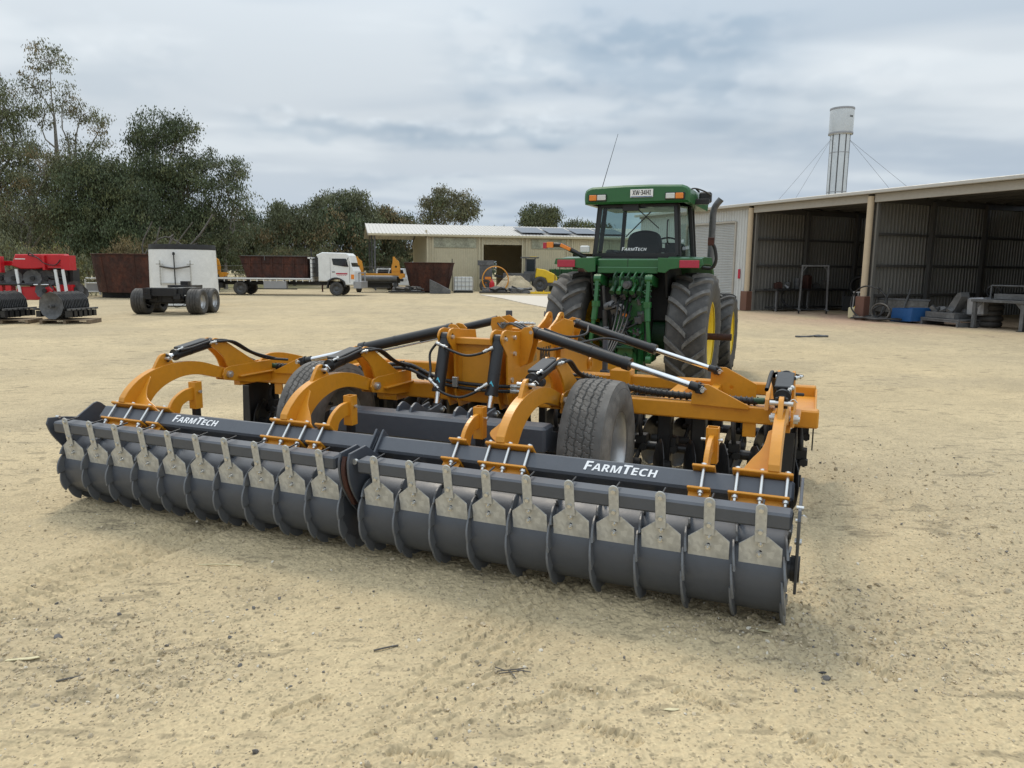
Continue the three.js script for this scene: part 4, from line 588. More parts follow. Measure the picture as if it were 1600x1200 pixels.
{
  const p0 = toWorld(0.16, 0, 7.0), T = thing('tractor', 'green tractor with yellow wheels and glazed cab hitched to the yellow cultivator', 'tractor', [p0.x, 0, p0.z], YAW);
  for (const s of [-1, 1]) { const w = bigWheel(T, 'rear_tyre', s * 0.90, 0.93, 0, 0.93, 0.57, 0.50, 18, true, s); w.rotation.x = 0.1; }
  for (const s of [-1, 1]) bigWheel(T, 'front_tyre', s * 0.93, 0.74, 3.05, 0.74, 0.46, 0.40, 17, false, s);
  part('axle_shaft', [rod(M(1.0, 0.93, 0), M(1.44, 0.93, 0), 0.05, 20)], 'rust', T).userData.label = 'rusty stub of the bar axle beyond the wheel';
  part('axle_housing', [rod(M(-0.75, 0.93, 0), M(0.75, 0.93, 0), 0.15, 20, 0.15), rod(M(-0.5, 0.93, 0), M(0.5, 0.93, 0), 0.24, 24)], 'greenDull', T);
  part('front_axle', [rod(M(-0.7, 0.72, 3.05), M(0.7, 0.72, 3.05), 0.13, 14), bm(-0.22, 0.22, 0.6, 1.0, 1.2, 3.6)], 'greenDull', T);
  part('chassis', [bm(-0.32, 0.32, 0.55, 1.35, -0.35, 1.3, 0.03)], 'blackDull', T);
  // rear end: transmission case, three-point linkage, valves
  const tr = part('transmission_case', [bm(-0.17, 0.27, 0.42, 1.5, -0.58, -0.3, 0.04), bm(-0.1, 0.2, 0.36, 0.8, -0.74, -0.58, 0.03), rod(M(0.06, 0.72, -0.62), M(0.06, 0.72, -0.78), 0.11, 20), bm(-0.36, 0.40, 0.55, 0.78, -0.4, -0.2, 0.03)], 'green', T);
  part('cover_bolt', Array.from({ length: 12 }, (_, i) => bolt(M(0.06 + 0.15 * Math.cos(i * 0.5236), 1.02 + 0.2 * Math.sin(i * 0.5236), -0.58), V(0, 0, 1), 0.016, 0.02)), 'greenDull', tr);
  part('shaft_guard', [bm(-0.08, 0.2, 0.78, 0.81, -0.86, -0.6), plateFY([[-0.86, 0.8], [-0.6, 0.8], [-0.6, 0.62]], -0.08, 0.015), plateFY([[-0.86, 0.8], [-0.6, 0.8], [-0.6, 0.62]], 0.2, 0.015), rod(M(0.06, 0.68, -0.6), M(0.06, 0.68, -0.82), 0.03, 10)], 'greenDull', tr);
  part('drawbar', [bm(-0.02, 0.13, 0.42, 0.48, -0.95, -0.1)], 'blackDull', T);
  const r = rng(31), vb = part('valve_block', [bm(-0.19, 0.31, 1.62, 1.80, -0.62, -0.42, 0.02), bm(-0.13, 0.24, 1.48, 1.62, -0.56, -0.38, 0.02)], 'greenDull', T);
  for (let i = 0; i < 5; i++) { const x = -0.15 + i * 0.098; part('coupler', [rod(M(x, 1.72, -0.6), M(x - 0.01, 1.60, -0.76), 0.032, 14), rod(M(x - 0.01, 1.60, -0.76), M(x - 0.012, 1.57, -0.80), 0.038, 14), tube([M(x, 1.78, -0.6), M(x + 0.02, 1.86, -0.66), M(x, 1.8, -0.74), M(x - 0.01, 1.66, -0.72)], 0.014, 12, 6)], i % 2 ? 'green' : 'greenDull', vb); }
  part('coupler_knob', [rod(M(0.06, 1.68, -0.66), M(0.06, 1.68, -0.84), 0.055, 20), rod(M(0.06, 1.68, -0.84), M(0.06, 1.68, -0.87), 0.03, 14)], 'steelGrey', vb);
  part('lever_cluster', Array.from({ length: 26 }, () => { const x = -0.22 + r() * 0.5, y = 0.85 + r() * 0.9, q = M(x, y, -0.55 - r() * 0.2); return rod(q, q.clone().add(V((r() - 0.5) * 0.14, (r() - 0.5) * 0.2, r() * 0.1)), 0.010 + r() * 0.016, 7); }), 'green', T);
  part('pipe_cluster', Array.from({ length: 16 }, () => { const x = -0.24 + r() * 0.5, y = 0.9 + r() * 0.8; return tube([M(x, y, -0.58), M(x + (r() - 0.5) * 0.2, y - 0.1, -0.72 - r() * 0.1), M(x + (r() - 0.5) * 0.3, y - 0.3 * r(), -0.7), M(x + (r() - 0.5) * 0.2, y - 0.4 * r() - 0.05, -0.57)], 0.009 + r() * 0.007, 14, 6); }), 'hose', T);
  part('spool_body', Array.from({ length: 14 }, () => { const x = -0.2 + r() * 0.44, y = 1.0 + r() * 0.6; return bx(0.05 + r() * 0.07, 0.05 + r() * 0.08, 0.12 + r() * 0.1, x, y, 0.57 + r() * 0.06, r() * 0.3, r() * 0.3, r() * 0.6); }), 'steelGrey', T);
  part('solenoid', [rod(M(-0.28, 1.36, -0.6), M(-0.16, 1.40, -0.72), 0.055, 16), rod(M(-0.08, 1.36, -0.66), M(-0.03, 1.36, -0.76), 0.05, 16)], 'steelLight', T);
  part('cap', [rod(M(0.02, 1.25, -0.6), M(0.02, 1.25, -0.72), 0.03, 10)], 'amber', T);
  for (const s of [-1, 1]) { // lift links
    const x = s * 0.37, a = part('lift_arm', [rod(M(x - 0.05, 1.76, -0.78), M(x + 0.05, 1.76, -0.78), 0.065, 16), bar(M(x, 1.70, -0.30), M(x, 1.76, -0.78), 0.07, 0.14), rod(M(x - s * 0.05, 1.70, -0.3), M(x - s * 0.26, 1.70, -0.3), 0.09, 16)], 'green', T);
    part('lift_link', [bar(M(x, 1.76, -0.8), M(x + s * 0.0, 1.42, -0.86), 0.05, 0.07), rod(M(x, 1.42, -0.86), M(x + s * 0.02, 1.18, -0.88), 0.045, 14), bar(M(x + s * 0.02, 1.18, -0.88), M(x + s * 0.07, 0.72, -0.9), 0.05, 0.065), rod(M(x, 1.45, -0.86), M(x, 1.37, -0.86), 0.06, 14)], 'green', a);
    for (const y of [1.68, 1.6, 1.52]) part('link_pin', [rod(M(x - 0.05, y, -0.83), M(x + 0.05, y, -0.83), 0.016, 8)], 'greenDull', a);
    part('lower_link', [bar(M(x * 0.9, 0.62, -0.3), M(x + s * 0.08, 0.66, -1.02), 0.045, 0.10), rod(M(x + s * 0.05, 0.66, -1.04), M(x + s * 0.12, 0.66, -1.04), 0.055, 16)], 'green', T);
    part('lift_ram', [rod(M(s * 0.30, 0.75, -0.5), M(s * 0.32, 1.30, -0.55), 0.04, 16), rod(M(s * 0.32, 1.3, -0.55), M(s * 0.34, 1.66, -0.6), 0.022, 12)], 'steelGrey', T);
  }
  part('rear_panel', [bm(-0.56, 0.56, 1.15, 1.87, -0.18, -0.1)], 'blackDull', T);
  part('fuel_tank', [bm(-0.62, -0.36, 0.7, 1.5, 0.2, 1.2, 0.05), bm(0.36, 0.62, 0.7, 1.5, 0.2, 1.2, 0.05)], 'blackDull', T);
  // fenders
  for (const s of [-1, 1]) {
    const X = (a, b) => [Math.min(s * a, s * b), Math.max(s * a, s * b)];
    const fd = part('fender', [plateFY([[-0.62, 1.92], [-0.60, 2.04], [-0.2, 2.08], [0.55, 2.08], [1.0, 1.75], [0.98, 1.70], [0.5, 1.98], [-0.2, 1.98]], s * 0.78, 0.5), plateXY([[s * 0.46, 1.865], [s * 0.46, 2.06], [s * 1.06, 2.045], [s * 1.08, 1.97], [s * 0.62, 1.905], [s * 0.56, 1.855]], -0.64, 0.05)], 'green', T);
    part('fender_skirt', [plateFY([[-0.55, 1.92], [-0.4, 1.5], [0.6, 1.2], [0.9, 1.7], [0.5, 1.97], [-0.3, 1.97]], s * 0.55, 0.03)], 'blackDull', fd);
    part('tail_lamp', [bm(...X(0.76, 1.03), 1.925, 2.03, -0.685, -0.665)], 'redLens', fd).userData.label = 'pinkish red tail lamp';
  }
  part('rear_cowl', [bm(-0.455, 0.455, 1.86, 2.05, -0.55, -0.12, 0.02), bm(-0.44, 0.44, 1.84, 1.93, -0.585, -0.55, 0.01)], 'green', T);
  part('cowl_seam', [bm(-0.004, 0.004, 1.93, 2.05, -0.5525, -0.54)], 'blackDull', T);
  // cab
  const cab = part('cab_floor', [bm(-0.62, 0.64, 2.0, 2.075, -0.1, 1.5, 0.02)], 'blackDull', T);
  const posts = [[-0.66, -0.02, -0.60, 0.02], [0.64, -0.02, 0.58, 0.02], [-0.74, 0.55, -0.66, 0.55], [0.74, 0.55, 0.66, 0.55], [-0.62, 1.5, -0.56, 1.42], [0.62, 1.5, 0.56, 1.42]];
  posts.forEach(([x0, f0, x1, f1], i) => part('cab_post', [bar(M(x0, 2.07, f0), M(x1, 2.88, f1), i < 2 ? 0.05 : 0.06, i < 2 ? 0.06 : 0.05)], 'blackDull', T));
  part('cab_rail', [bar(M(-0.66, 2.09, -0.03), M(0.64, 2.09, -0.03), 0.05, 0.05), bar(M(-0.6, 2.87, 0.02), M(0.58, 2.87, 0.02), 0.05, 0.08), bar(M(-0.62, 2.09, 1.5), M(0.62, 2.09, 1.5), 0.05, 0.06)], 'blackDull', T);
  const pane = (name, a, b, c, d, m = 'glassDark') => { const g = new THREE.BufferGeometry(); g.setAttribute('position', new THREE.Float32BufferAttribute([a, b, c, a, c, d].flatMap(v => [v.x, v.y, v.z]), 3)); g.computeVertexNormals(); return part(name, [g], m, T); };
  const rw = pane('rear_window', M(-0.635, 2.1, -0.06), M(0.615, 2.1, -0.06), M(0.555, 2.86, -0.01), M(-0.575, 2.86, -0.01));
  { const g = farmtech(0.052, 0.001); g.scale(1, 1, 1); part('lettering', [g.translate(-0.03, 2.175, 0.072)], 'letter', rw).userData.label = 'white FARMTECH lettering on the glass'; part('window_frame', [bar(M(-0.63, 2.11, -0.07), M(-0.57, 2.86, -0.02), 0.05, 0.012), bar(M(0.61, 2.11, -0.07), M(0.55, 2.86, -0.02), 0.05, 0.012), bar(M(-0.57, 2.85, -0.025), M(0.55, 2.85, -0.025), 0.012, 0.07), bar(M(-0.63, 2.11, -0.075), M(0.61, 2.11, -0.075), 0.012, 0.06)], 'black', rw); part('wiper', [rod(M(-0.05, 2.83, -0.05), M(0.33, 2.50, -0.07), 0.008, 6), rod(M(-0.16, 2.38, -0.075), M(0.2, 2.74, -0.06), 0.009, 6), bm(-0.22, 0.02, 2.76, 2.86, -0.09, -0.03)], 'black', rw); part('handle', [tube([M(0.46, 2.62, -0.05), M(0.46, 2.6, -0.1), M(0.47, 2.3, -0.1), M(0.48, 2.28, -0.06)], 0.01, 12, 6)], 'black', rw); }
  for (const s of [-1, 1]) { pane('side_window', M(s * 0.66, 2.1, 0.02), M(s * 0.73, 2.1, 0.53), M(s * 0.655, 2.86, 0.53), M(s * 0.60, 2.86, 0.03)); pane('door_glass', M(s * 0.735, 1.55, 0.58), M(s * 0.63, 1.55, 1.48), M(s * 0.57, 2.86, 1.4), M(s * 0.65, 2.86, 0.58)); }
  pane('windscreen', M(-0.62, 1.9, 1.5), M(0.62, 1.9, 1.5), M(0.56, 2.86, 1.42), M(-0.56, 2.86, 1.42), 'glass');
  const seat = part('seat', [bm(-0.2, 0.2, 1.98, 2.1, 0.55, 0.95, 0.04), ext([...curve2([[-0.215, 0], [-0.235, 0.2], [-0.2, 0.34], [-0.08, 0.39], [0.08, 0.39], [0.2, 0.34], [0.235, 0.2], [0.215, 0]], 4)], 0.13, null, 0.035).rotateX(0.1).translate(0, 2.07, -0.52)], 'blackDull', T); part('armrest', [bm(0.26, 0.34, 2.16, 2.22, 0.45, 0.9, 0.02), bm(-0.42, -0.3, 1.98, 2.2, 0.5, 1.0, 0.03)], 'blackDull', seat);
  const sw = new THREE.TorusGeometry(0.17, 0.014, 8, 32); sw.rotateX(-1.0); sw.translate(0.24, 2.32, -1.0); const stw = part('steering_wheel', [sw, rod(M(0.24, 2.32, 1.0), M(0.2, 2.02, 1.25), 0.022, 8), bar(M(0.08, 2.32, 1.0), M(0.4, 2.32, 1.0), 0.02, 0.012)], 'black', T); part('dash', [bm(-0.2, 0.5, 1.98, 2.16, 1.15, 1.42, 0.05)], 'blackDull', stw);
  part('console', [bm(0.36, 0.58, 1.98, 2.3, 0.35, 0.9, 0.04), bm(-0.58, -0.44, 2.0, 2.2, 0.3, 0.9, 0.04)], 'blackDull', T);
  // roof
  const rf = part('cab_roof', [ext([...curve2([[-0.75, 2.885], [-0.755, 2.95], [-0.74, 3.04], [-0.66, 3.075]], 3), [-0.2, 3.09], [0.2, 3.09], ...curve2([[0.66, 3.075], [0.74, 3.04], [0.755, 2.95], [0.75, 2.885]], 3)], 1.85, null, 0.03).translate(0, 0, -0.72)], 'green', T);
  part('roof_trim', [bm(-0.7, 0.7, 2.855, 2.885, -0.15, 1.6, 0.01)], 'black', rf);
  { const pl = part('number_plate', [cbox(0.335, 0.115, 0.006, 0.002).translate(0.09, 2.995, 0.222)], 'plateWhite', rf), g = text('XW·34HI', 0.068, 0.002); g.computeBoundingBox(); g.applyMatrix4(new THREE.Matrix4().makeScale(0.27 / (g.boundingBox.max.x), 1, 1)); g.translate(-0.045, 2.972, 0.2255); part('lettering', [g], 'darkLetter', pl); part('plate_strip', [bm(-0.07, 0.25, 2.942, 2.952, -0.2275, -0.2265)], 'blue', pl); pl.userData.label = 'white number plate XW 34HI'; }
  for (const s of [-1, 1]) { part('amber_lamp', [bm(s * 0.64 - 0.055, s * 0.64 + 0.055, 2.905, 2.985, -0.25, -0.222, 0.008)], 'amber', rf); part('work_lamp', [bm(s * 0.51 - 0.065, s * 0.51 + 0.065, 2.91, 2.985, -0.246, -0.222, 0.008)], 'lampLens', rf); part('lamp_bezel', [bm(s * 0.575 - 0.14, s * 0.575 + 0.14, 2.895, 2.995, -0.2285, -0.215, 0.004)], 'black', rf); }
  part('roof_bracket', [rod(M(0.78, 3.09, 0.35), M(0.80, 3.06, 0.5), 0.015, 8), bm(0.76, 0.98, 2.86, 2.94, 0.3, 0.36), tube([M(0.70, 2.9, -0.06), M(0.76, 3.05, 0), M(0.9, 3.05, 0.3), M(0.98, 3.0, 0.5)], 0.012, 14, 6)], 'black', T);
  part('lamp_head', [bm(0.80, 0.98, 2.9, 3.06, 0.5, 0.62, 0.02)], 'black', T);
  part('antenna', [rod(M(-0.62, 3.05, 0.1), M(-0.44, 3.95, 0.35), 0.006, 6, 0.003)], 'black', T);
  // exhaust and mirrors
  part('exhaust', [rod(M(0.84, 1.55, 1.75), M(0.85, 2.7, 1.75), 0.056, 20), tube([M(0.85, 2.68, 1.75), M(0.852, 2.82, 1.75), M(0.88, 2.94, 1.75), M(0.97, 3.06, 1.75)], 0.054, 16, 16)], 'steelGrey', T);
  const ml = part('extremity_arm', [tube([M(-0.66, 2.06, -0.45), M(-0.85, 2.16, -0.5), M(-1.02, 2.24, -0.52), M(-1.2, 2.25, -0.52)], 0.035, 18, 8)], 'black', T);
  part('amber_lamp', [bx(0.10, 0.085, 0.04, -1.19, 2.25, 0.56), bx(0.17, 0.05, 0.03, -0.95, 2.215, 0.55, 0, 0, -0.42)], 'amber', ml); part('red_lamp', [bx(0.06, 0.09, 0.05, -1.27, 2.24, 0.55)], 'redLens', ml); part('work_lamp', [bm(-0.74, -0.6, 2.13, 2.24, -0.52, -0.44, 0.02)], 'lampLens', ml);
  const mr = part('extremity_arm', [tube([M(1.02, 1.93, -0.35), M(1.16, 1.93, -0.36), M(1.21, 2.02, -0.38), M(1.19, 2.2, -0.4), M(1.16, 2.26, -0.42)], 0.025, 18, 8)], 'black', T); part('amber_lamp', [bx(0.085, 0.11, 0.045, 1.14, 2.29, 0.43)], 'rust', mr);
  // bonnet and front
  part('bonnet', [ext([[-0.40, 1.1], [-0.42, 1.7], ...curve2([[-0.40, 1.85], [-0.28, 1.96], [0, 2.0], [0.28, 1.96], [0.40, 1.85]], 3), [0.42, 1.7], [0.40, 1.1]], 2.1, null, 0.05).translate(0, 0, -2.6)], 'green', T);
  part('front_weights', [bm(-0.35, 0.35, 0.6, 1.05, 3.7, 4.0, 0.02)], 'greenDull', T);
  part('step', [bm(-0.95, -0.66, 0.5, 0.54, 0.9, 1.25), bm(-0.9, -0.66, 0.85, 0.89, 0.9, 1.25), bm(-0.96, -0.94, 0.5, 1.3, 0.9, 0.93), bm(-0.96, -0.94, 0.5, 1.3, 1.22, 1.25)], 'blackDull', T);
}

// ---------- things standing about the yard ----------
function roadWheel(T, name, x, y, z, R, w, ry = 0, rimMat = 'rimSilver', out = 1) { // axis = x of the thing (ry turns it)
  const h = w / 2, o = part(name, [latX([[R * 0.55, -h * 0.8], [R * 0.75, -h], [R * 0.93, -h * 0.95], [R, -h * 0.8], [R * 1.002, -h * 0.42], [R * 0.945, -h * 0.40], [R * 0.945, -h * 0.34], [R * 1.004, -h * 0.32], [R * 1.004, -h * 0.07], [R * 0.945, -h * 0.05], [R * 0.945, h * 0.05], [R * 1.004, h * 0.07], [R * 1.004, h * 0.32], [R * 0.945, h * 0.34], [R * 0.945, h * 0.4], [R * 1.002, h * 0.42], [R, h * 0.8], [R * 0.93, h * 0.95], [R * 0.75, h], [R * 0.55, h * 0.8]], 40)], 'rubber', T);
  o.position.set(x, y, z); o.rotation.y = ry; const s = out;
  part('rim', [latX([[R * 0.57, s * h * 0.82], [R * 0.53, s * h * 0.6], [R * 0.5, s * h * 0.25], [R * 0.3, s * h * 0.1], [R * 0.22, s * h * 0.45], [0.001, s * h * 0.5]], 32)], rimMat, o); return o;
}
const PX = (px, D, py = 420) => (px - 800) / 1150 * D;
{ // red disc implement, far left
  const D = 25.8, T = thing('red_disc_harrow', 'bright red folded disc harrow on white props, left edge of the yard', 'farm implement', [-16.4, 0, -D]);
  const hull = (x0, x1, y0, y1, z, d) => ext([[x0, y0 + 0.1], [x0 + 0.15, y1], [x1 - 0.1, y1 + 0.02], [x1, y1 - 0.1], [x1 - 0.05, y0 + 0.12], [x0 + 0.75, y0], [x0 + 0.3, y0]], d, null, 0.03).translate(0, 0, z);
  const up = part('upper_frame', [hull(-0.85, 1.02, 1.76, 2.2, 0, 0.35), bx(0.3, 0.5, 0.4, 1.0, 1.95, 0), bx(0.08, 0.5, 0.5, 0.3, 1.95, 0.02), bx(0.5, 0.06, 0.42, 0.65, 1.8, 0.0), bx(2.2, 0.16, 0.2, -1.9, 1.92, -0.2), bx(0.5, 0.3, 0.3, -1.5, 2.0, 0.1), bx(0.2, 0.5, 0.2, -1.25, 1.85, 0.2)], 'red', T);
  part('ram', [rod(V(-1.6, 1.22, 0.2), V(-0.1, 1.2, 0.28), 0.05, 12)], 'black', T); part('ram_rod', [rod(V(-0.1, 1.2, 0.28), V(0.45, 1.2, 0.3), 0.025, 10)], 'chrome', T); part('lettering_strip', [bx(0.36, 0.03, 0.006, -0.55, 2.07, 0.178)], 'white', T);
  part('lower_frame', [hull(-0.8, 0.5, 0.7, 1.1, 0.1, 0.3), bx(3.2, 0.16, 0.16, -1.1, 0.85, -0.2), bx(0.45, 0.5, 0.25, 0.92, 0.95, 0), bx(0.25, 0.35, 0.25, -1.35, 1.0, 0.1), bx(0.2, 0.4, 0.25, -1.0, 1.0, 0.12)], 'red', T);
  for (const x of [-0.62, 0.72, 0.98]) part('prop', [bar(V(x - 0.05, 1.72, 0.24), V(x + 0.07, 0.75, 0.3), 0.09, 0.05)], 'white', T);
  const dg = join(discGeo(0.30, 0.06, 0.08, 11, 0.012));
  for (const [x, y, z] of [[-0.85, 1.42, 0.15], [-0.15, 1.42, 0.22], [0.28, 1.0, 0.30], [0.2, 1.42, 0], [0.45, 1.45, -0.1], [0.62, 1.4, -0.2], [-1.4, 1.4, 0], [-1.9, 1.4, 0.1], [1.15, 1.05, 0], [1.25, 0.9, -0.1]]) { const o = new THREE.Mesh(dg, MAT.steelGrey); o.name = 'disc'; o.castShadow = o.receiveShadow = true; o.position.set(x, y, z); o.rotation.y = -1.25; T.add(o); part('disc_hub', [rod(V(-0.05, 0, 0), V(0.05, 0, 0), 0.07, 14)], 'black', o); }
  part('gang_shaft', [bx(1.9, 0.62, 0.4, 0.05, 1.45, -0.42), rod(V(-2.4, 1.42, -0.1), V(0.8, 1.42, -0.15), 0.09, 12), bx(3.0, 0.18, 0.14, -0.9, 1.25, -0.35), bx(0.8, 0.5, 0.4, 0.45, 1.42, -0.35)], 'black', T);
  part('hose', [tube([V(-0.2, 2.2, 0.2), V(0.1, 2.12, 0.26), V(0.35, 1.92, 0.26), V(0.7, 1.88, 0.24), V(0.85, 2.05, 0.2)], 0.018, 24, 6), tube([V(-0.25, 2.2, 0.18), V(-0.2, 2.28, 0.2), V(-0.05, 2.2, 0.2)], 0.018, 10, 6)], 'hose', T);
}
const pallet = (label, pos, turn, w = 1.5, d = 1.0) => { const T = thing('timber_pallet', label, 'pallet', pos, turn, 'timber pallets under the disc gangs'); for (let i = 0; i < 6; i++) part('board', [bx(w, 0.022, 0.11, 0, 0.125, -d / 2 + 0.06 + i * (d - 0.12) / 5)], 'timber', T); for (const x of [-w / 2 + 0.05, 0, w / 2 - 0.05]) part('bearer', [bx(0.09, 0.11, d, x, 0.057, 0)], 'timber', T); return T; };
pallet('grey timber pallet at the left edge under a dark disc gang', [-16.35, 0, -23.9], 0.15, 1.6); pallet('grey timber pallet under the disc gang nearest the red harrow\'s right end', [-14.45, 0, -24.1], 0.15, 1.5);
const gang = (label, pos, turn) => { // a stack of discs lying nested on a shaft
  const T = thing('disc_gang', label, 'disc gang', pos, turn, 'dark disc gangs on pallets'), g = join(discGeo(0.45, 0.13, 0.06, 11, 0.02));
  for (let i = 0; i < 18; i++) { const o = new THREE.Mesh(g, MAT.steelGrey); o.name = 'disc'; o.castShadow = o.receiveShadow = true; o.position.set(-i * 0.068, 0.59, 0); o.rotation.x = i * 0.571; T.add(o); }
  part('shaft', [rod(V(0.1, 0.56, 0), V(-1.35, 0.56, 0), 0.04, 12), rod(V(0.1, 0.56, 0), V(0.04, 0.56, 0), 0.07, 16)], 'steelGrey', T);
  for (const s of [-1, 1]) { for (let i = 0; i < 6; i++) part('scraper_bracket', [bx(0.14, 0.2, 0.16, -0.1 - i * 0.22, 0.32, s * 0.52), bx(0.03, 0.05, 0.3, -0.1 - i * 0.22, 0.46, s * 0.5)], 'black', T); part('scraper_bar', [bx(1.35, 0.06, 0.06, -0.65, 0.47, s * 0.6)], 'steelGrey', T); } return T;
};
gang('dark disc gang with large plain disc facing out at the left edge', [-16.65, 0, -23.35], -1.72); gang('dark scalloped disc gang on the pallet beside the white props', [-14.75, 0, -23.6], -1.72);
{ // tandem axle bogie
  const T = thing('axle_bogie', 'black tandem axle chassis bogie with fat tyres in front of the white bin', 'trailer bogie', [-13.4, 0, -28.9], 0.03);
  for (const z of [0, -1.25]) for (const s of [-1, 1]) roadWheel(T, 'wheel', s * 1.05, 0.5, z, 0.5, 0.55, 0, 'rimSilver', s);
  part('axle', [rod(V(-0.95, 0.5, 0), V(0.95, 0.5, 0), 0.09, 14)], 'black', T); part('axle', [rod(V(-0.95, 0.5, -1.25), V(0.95, 0.5, -1.25), 0.09, 14)], 'black', T);
  part('frame', [bx(0.12, 0.26, 2.6, -0.5, 0.88, -0.6), bx(0.12, 0.26, 2.6, 0.5, 0.88, -0.6), bx(1.5, 0.3, 0.1, 0, 0.88, 0.55), bx(1.3, 0.08, 0.5, 0, 1.0, 0.3), bx(0.25, 0.2, 0.25, -0.55, 0.72, 0.55), bx(0.25, 0.2, 0.25, 0.55, 0.72, 0.55), bx(0.12, 0.2, 2.0, 0.12, 0.98, -1.9), bx(0.12, 0.2, 2.0, -0.12, 0.98, -1.9), bx(1.1, 0.2, 0.1, 0, 0.9, -1.6), bx(1.1, 0.3, 0.3, 0, 0.62, 0.1), bx(0.3, 0.2, 0.6, -0.5, 0.62, 0), bx(0.3, 0.2, 0.6, 0.5, 0.62, 0)], 'black', T);
  for (const s of [-1, 1]) { part('spring_pack', [bx(0.1, 0.07, 1.2, s * 0.62, 0.66, 0), bx(0.1, 0.07, 1.2, s * 0.62, 0.66, -1.25)], 'blackDull', T); part('air_line', [tube([V(s * 0.8, 0.7, 0.3), V(s * 0.9, 0.55, 0.45), V(s * 0.6, 0.35, 0.4), V(s * 0.3, 0.3, 0.3), V(s * 0.2, 0.7, 0.3)], 0.012, 16, 5)], 'hose', T); }
  for (let i = 0; i < 4; i++) part('steel_strap', [bx(0.08, 0.012, 0.75, 0.15 + i * 0.14, 1.03 + i * 0.004, -0.3, 0, -0.5, 0)], i % 2 ? 'galv' : 'steelGrey', T); part('turntable', [rod(V(0, 1.02, -1.0), V(0, 1.12, -1.0), 0.45, 24), bx(0.3, 0.18, 0.3, 0.2, 1.18, -1.1)], 'black', T);
}
{ // white bin
  const T = thing('white_bin', 'big white round mixer bin with black rim and steel frame on its face', 'bin', [-15.75, 0, -35.6]);
  part('shell', [lat([[1.53, 0.06], [1.47, 2.62], [1.44, 2.62], [1.5, 0.06]], 56)], 'white', T); part('rim', [lat([[1.475, 2.62], [1.46, 2.86], [1.42, 2.86], [1.43, 2.62]], 56)], 'blackDull', T); part('base', [lat([[0.001, 0.0], [1.44, 0.0], [1.44, 0.2], [0.001, 0.2]], 40)], 'steelGrey', T);
  const z = 1.55; part('face_frame', [bx(0.05, 1.15, 0.05, -0.4, 1.55, z), bx(0.05, 1.15, 0.05, 0.95, 1.55, z - 0.1), bx(1.35, 0.05, 0.05, 0.27, 1.08, z), bx(0.3, 0.05, 0.05, -0.42, 1.95, z), bx(0.3, 0.05, 0.05, 0.95, 1.95, z - 0.1)], 'galv', T); part('cross_tube', [tube([V(-0.4, 1.85, z), V(0, 1.78, z), V(0.3, 1.76, z), V(0.95, 1.86, z - 0.05)], 0.04, 16, 8)], 'woodGrey', T); part('centre_bar', [bx(0.045, 1.5, 0.03, 0.27, 1.75, z + 0.02), bx(0.1, 0.12, 0.05, 0.27, 2.42, z + 0.02)], 'blackDull', T);
}
function rustTub(name, label, pos, turn, rb, rt, y0, y1, seg = 40, sx = 1) {
  const T = thing(name, label, 'bin', pos, turn); const sh = part('shell', [lat([[rb, y0], [rt, y1], [rt - 0.04, y1], [rb - 0.03, y0 + 0.03], [0.001, y0 + 0.03]], seg).scale(sx, 1, 1)], 'rust', T); part('rim', [lat([[rt - 0.02, y1 - 0.04], [rt + 0.04, y1 - 0.03], [rt + 0.04, y1 + 0.03], [rt - 0.05, y1 + 0.03]], seg).scale(sx, 1, 1)], 'rust', T);
  for (let k = 0; k < 8; k++) { const a = k * 0.785 + 0.3; part('weld_strip', [bar(V(Math.sin(a) * rb * sx * 1.004, y0, Math.cos(a) * rb * 1.004), V(Math.sin(a) * rt * sx * 1.004, y1, Math.cos(a) * rt * 1.004), 0.05, 0.05)], 'rust', sh); } part('support', [bx(rb * 1.5 * sx, y0, rb * 1.2, 0, y0 / 2, 0)], 'blackDull', T); return T;
}
rustTub('rusty_mixer_tub', 'dark rusty oval tub standing behind the white bin', [-22.3, 0, -44.5], 0, 2.0, 2.25, 0.32, 2.5, 40, 1.15);
rustTub('rusty_cone_tub', 'rusty brown flared tub near the tan shed', [-6.45, 0, -57.5], 0, 1.45, 1.92, 0.12, 2.25);
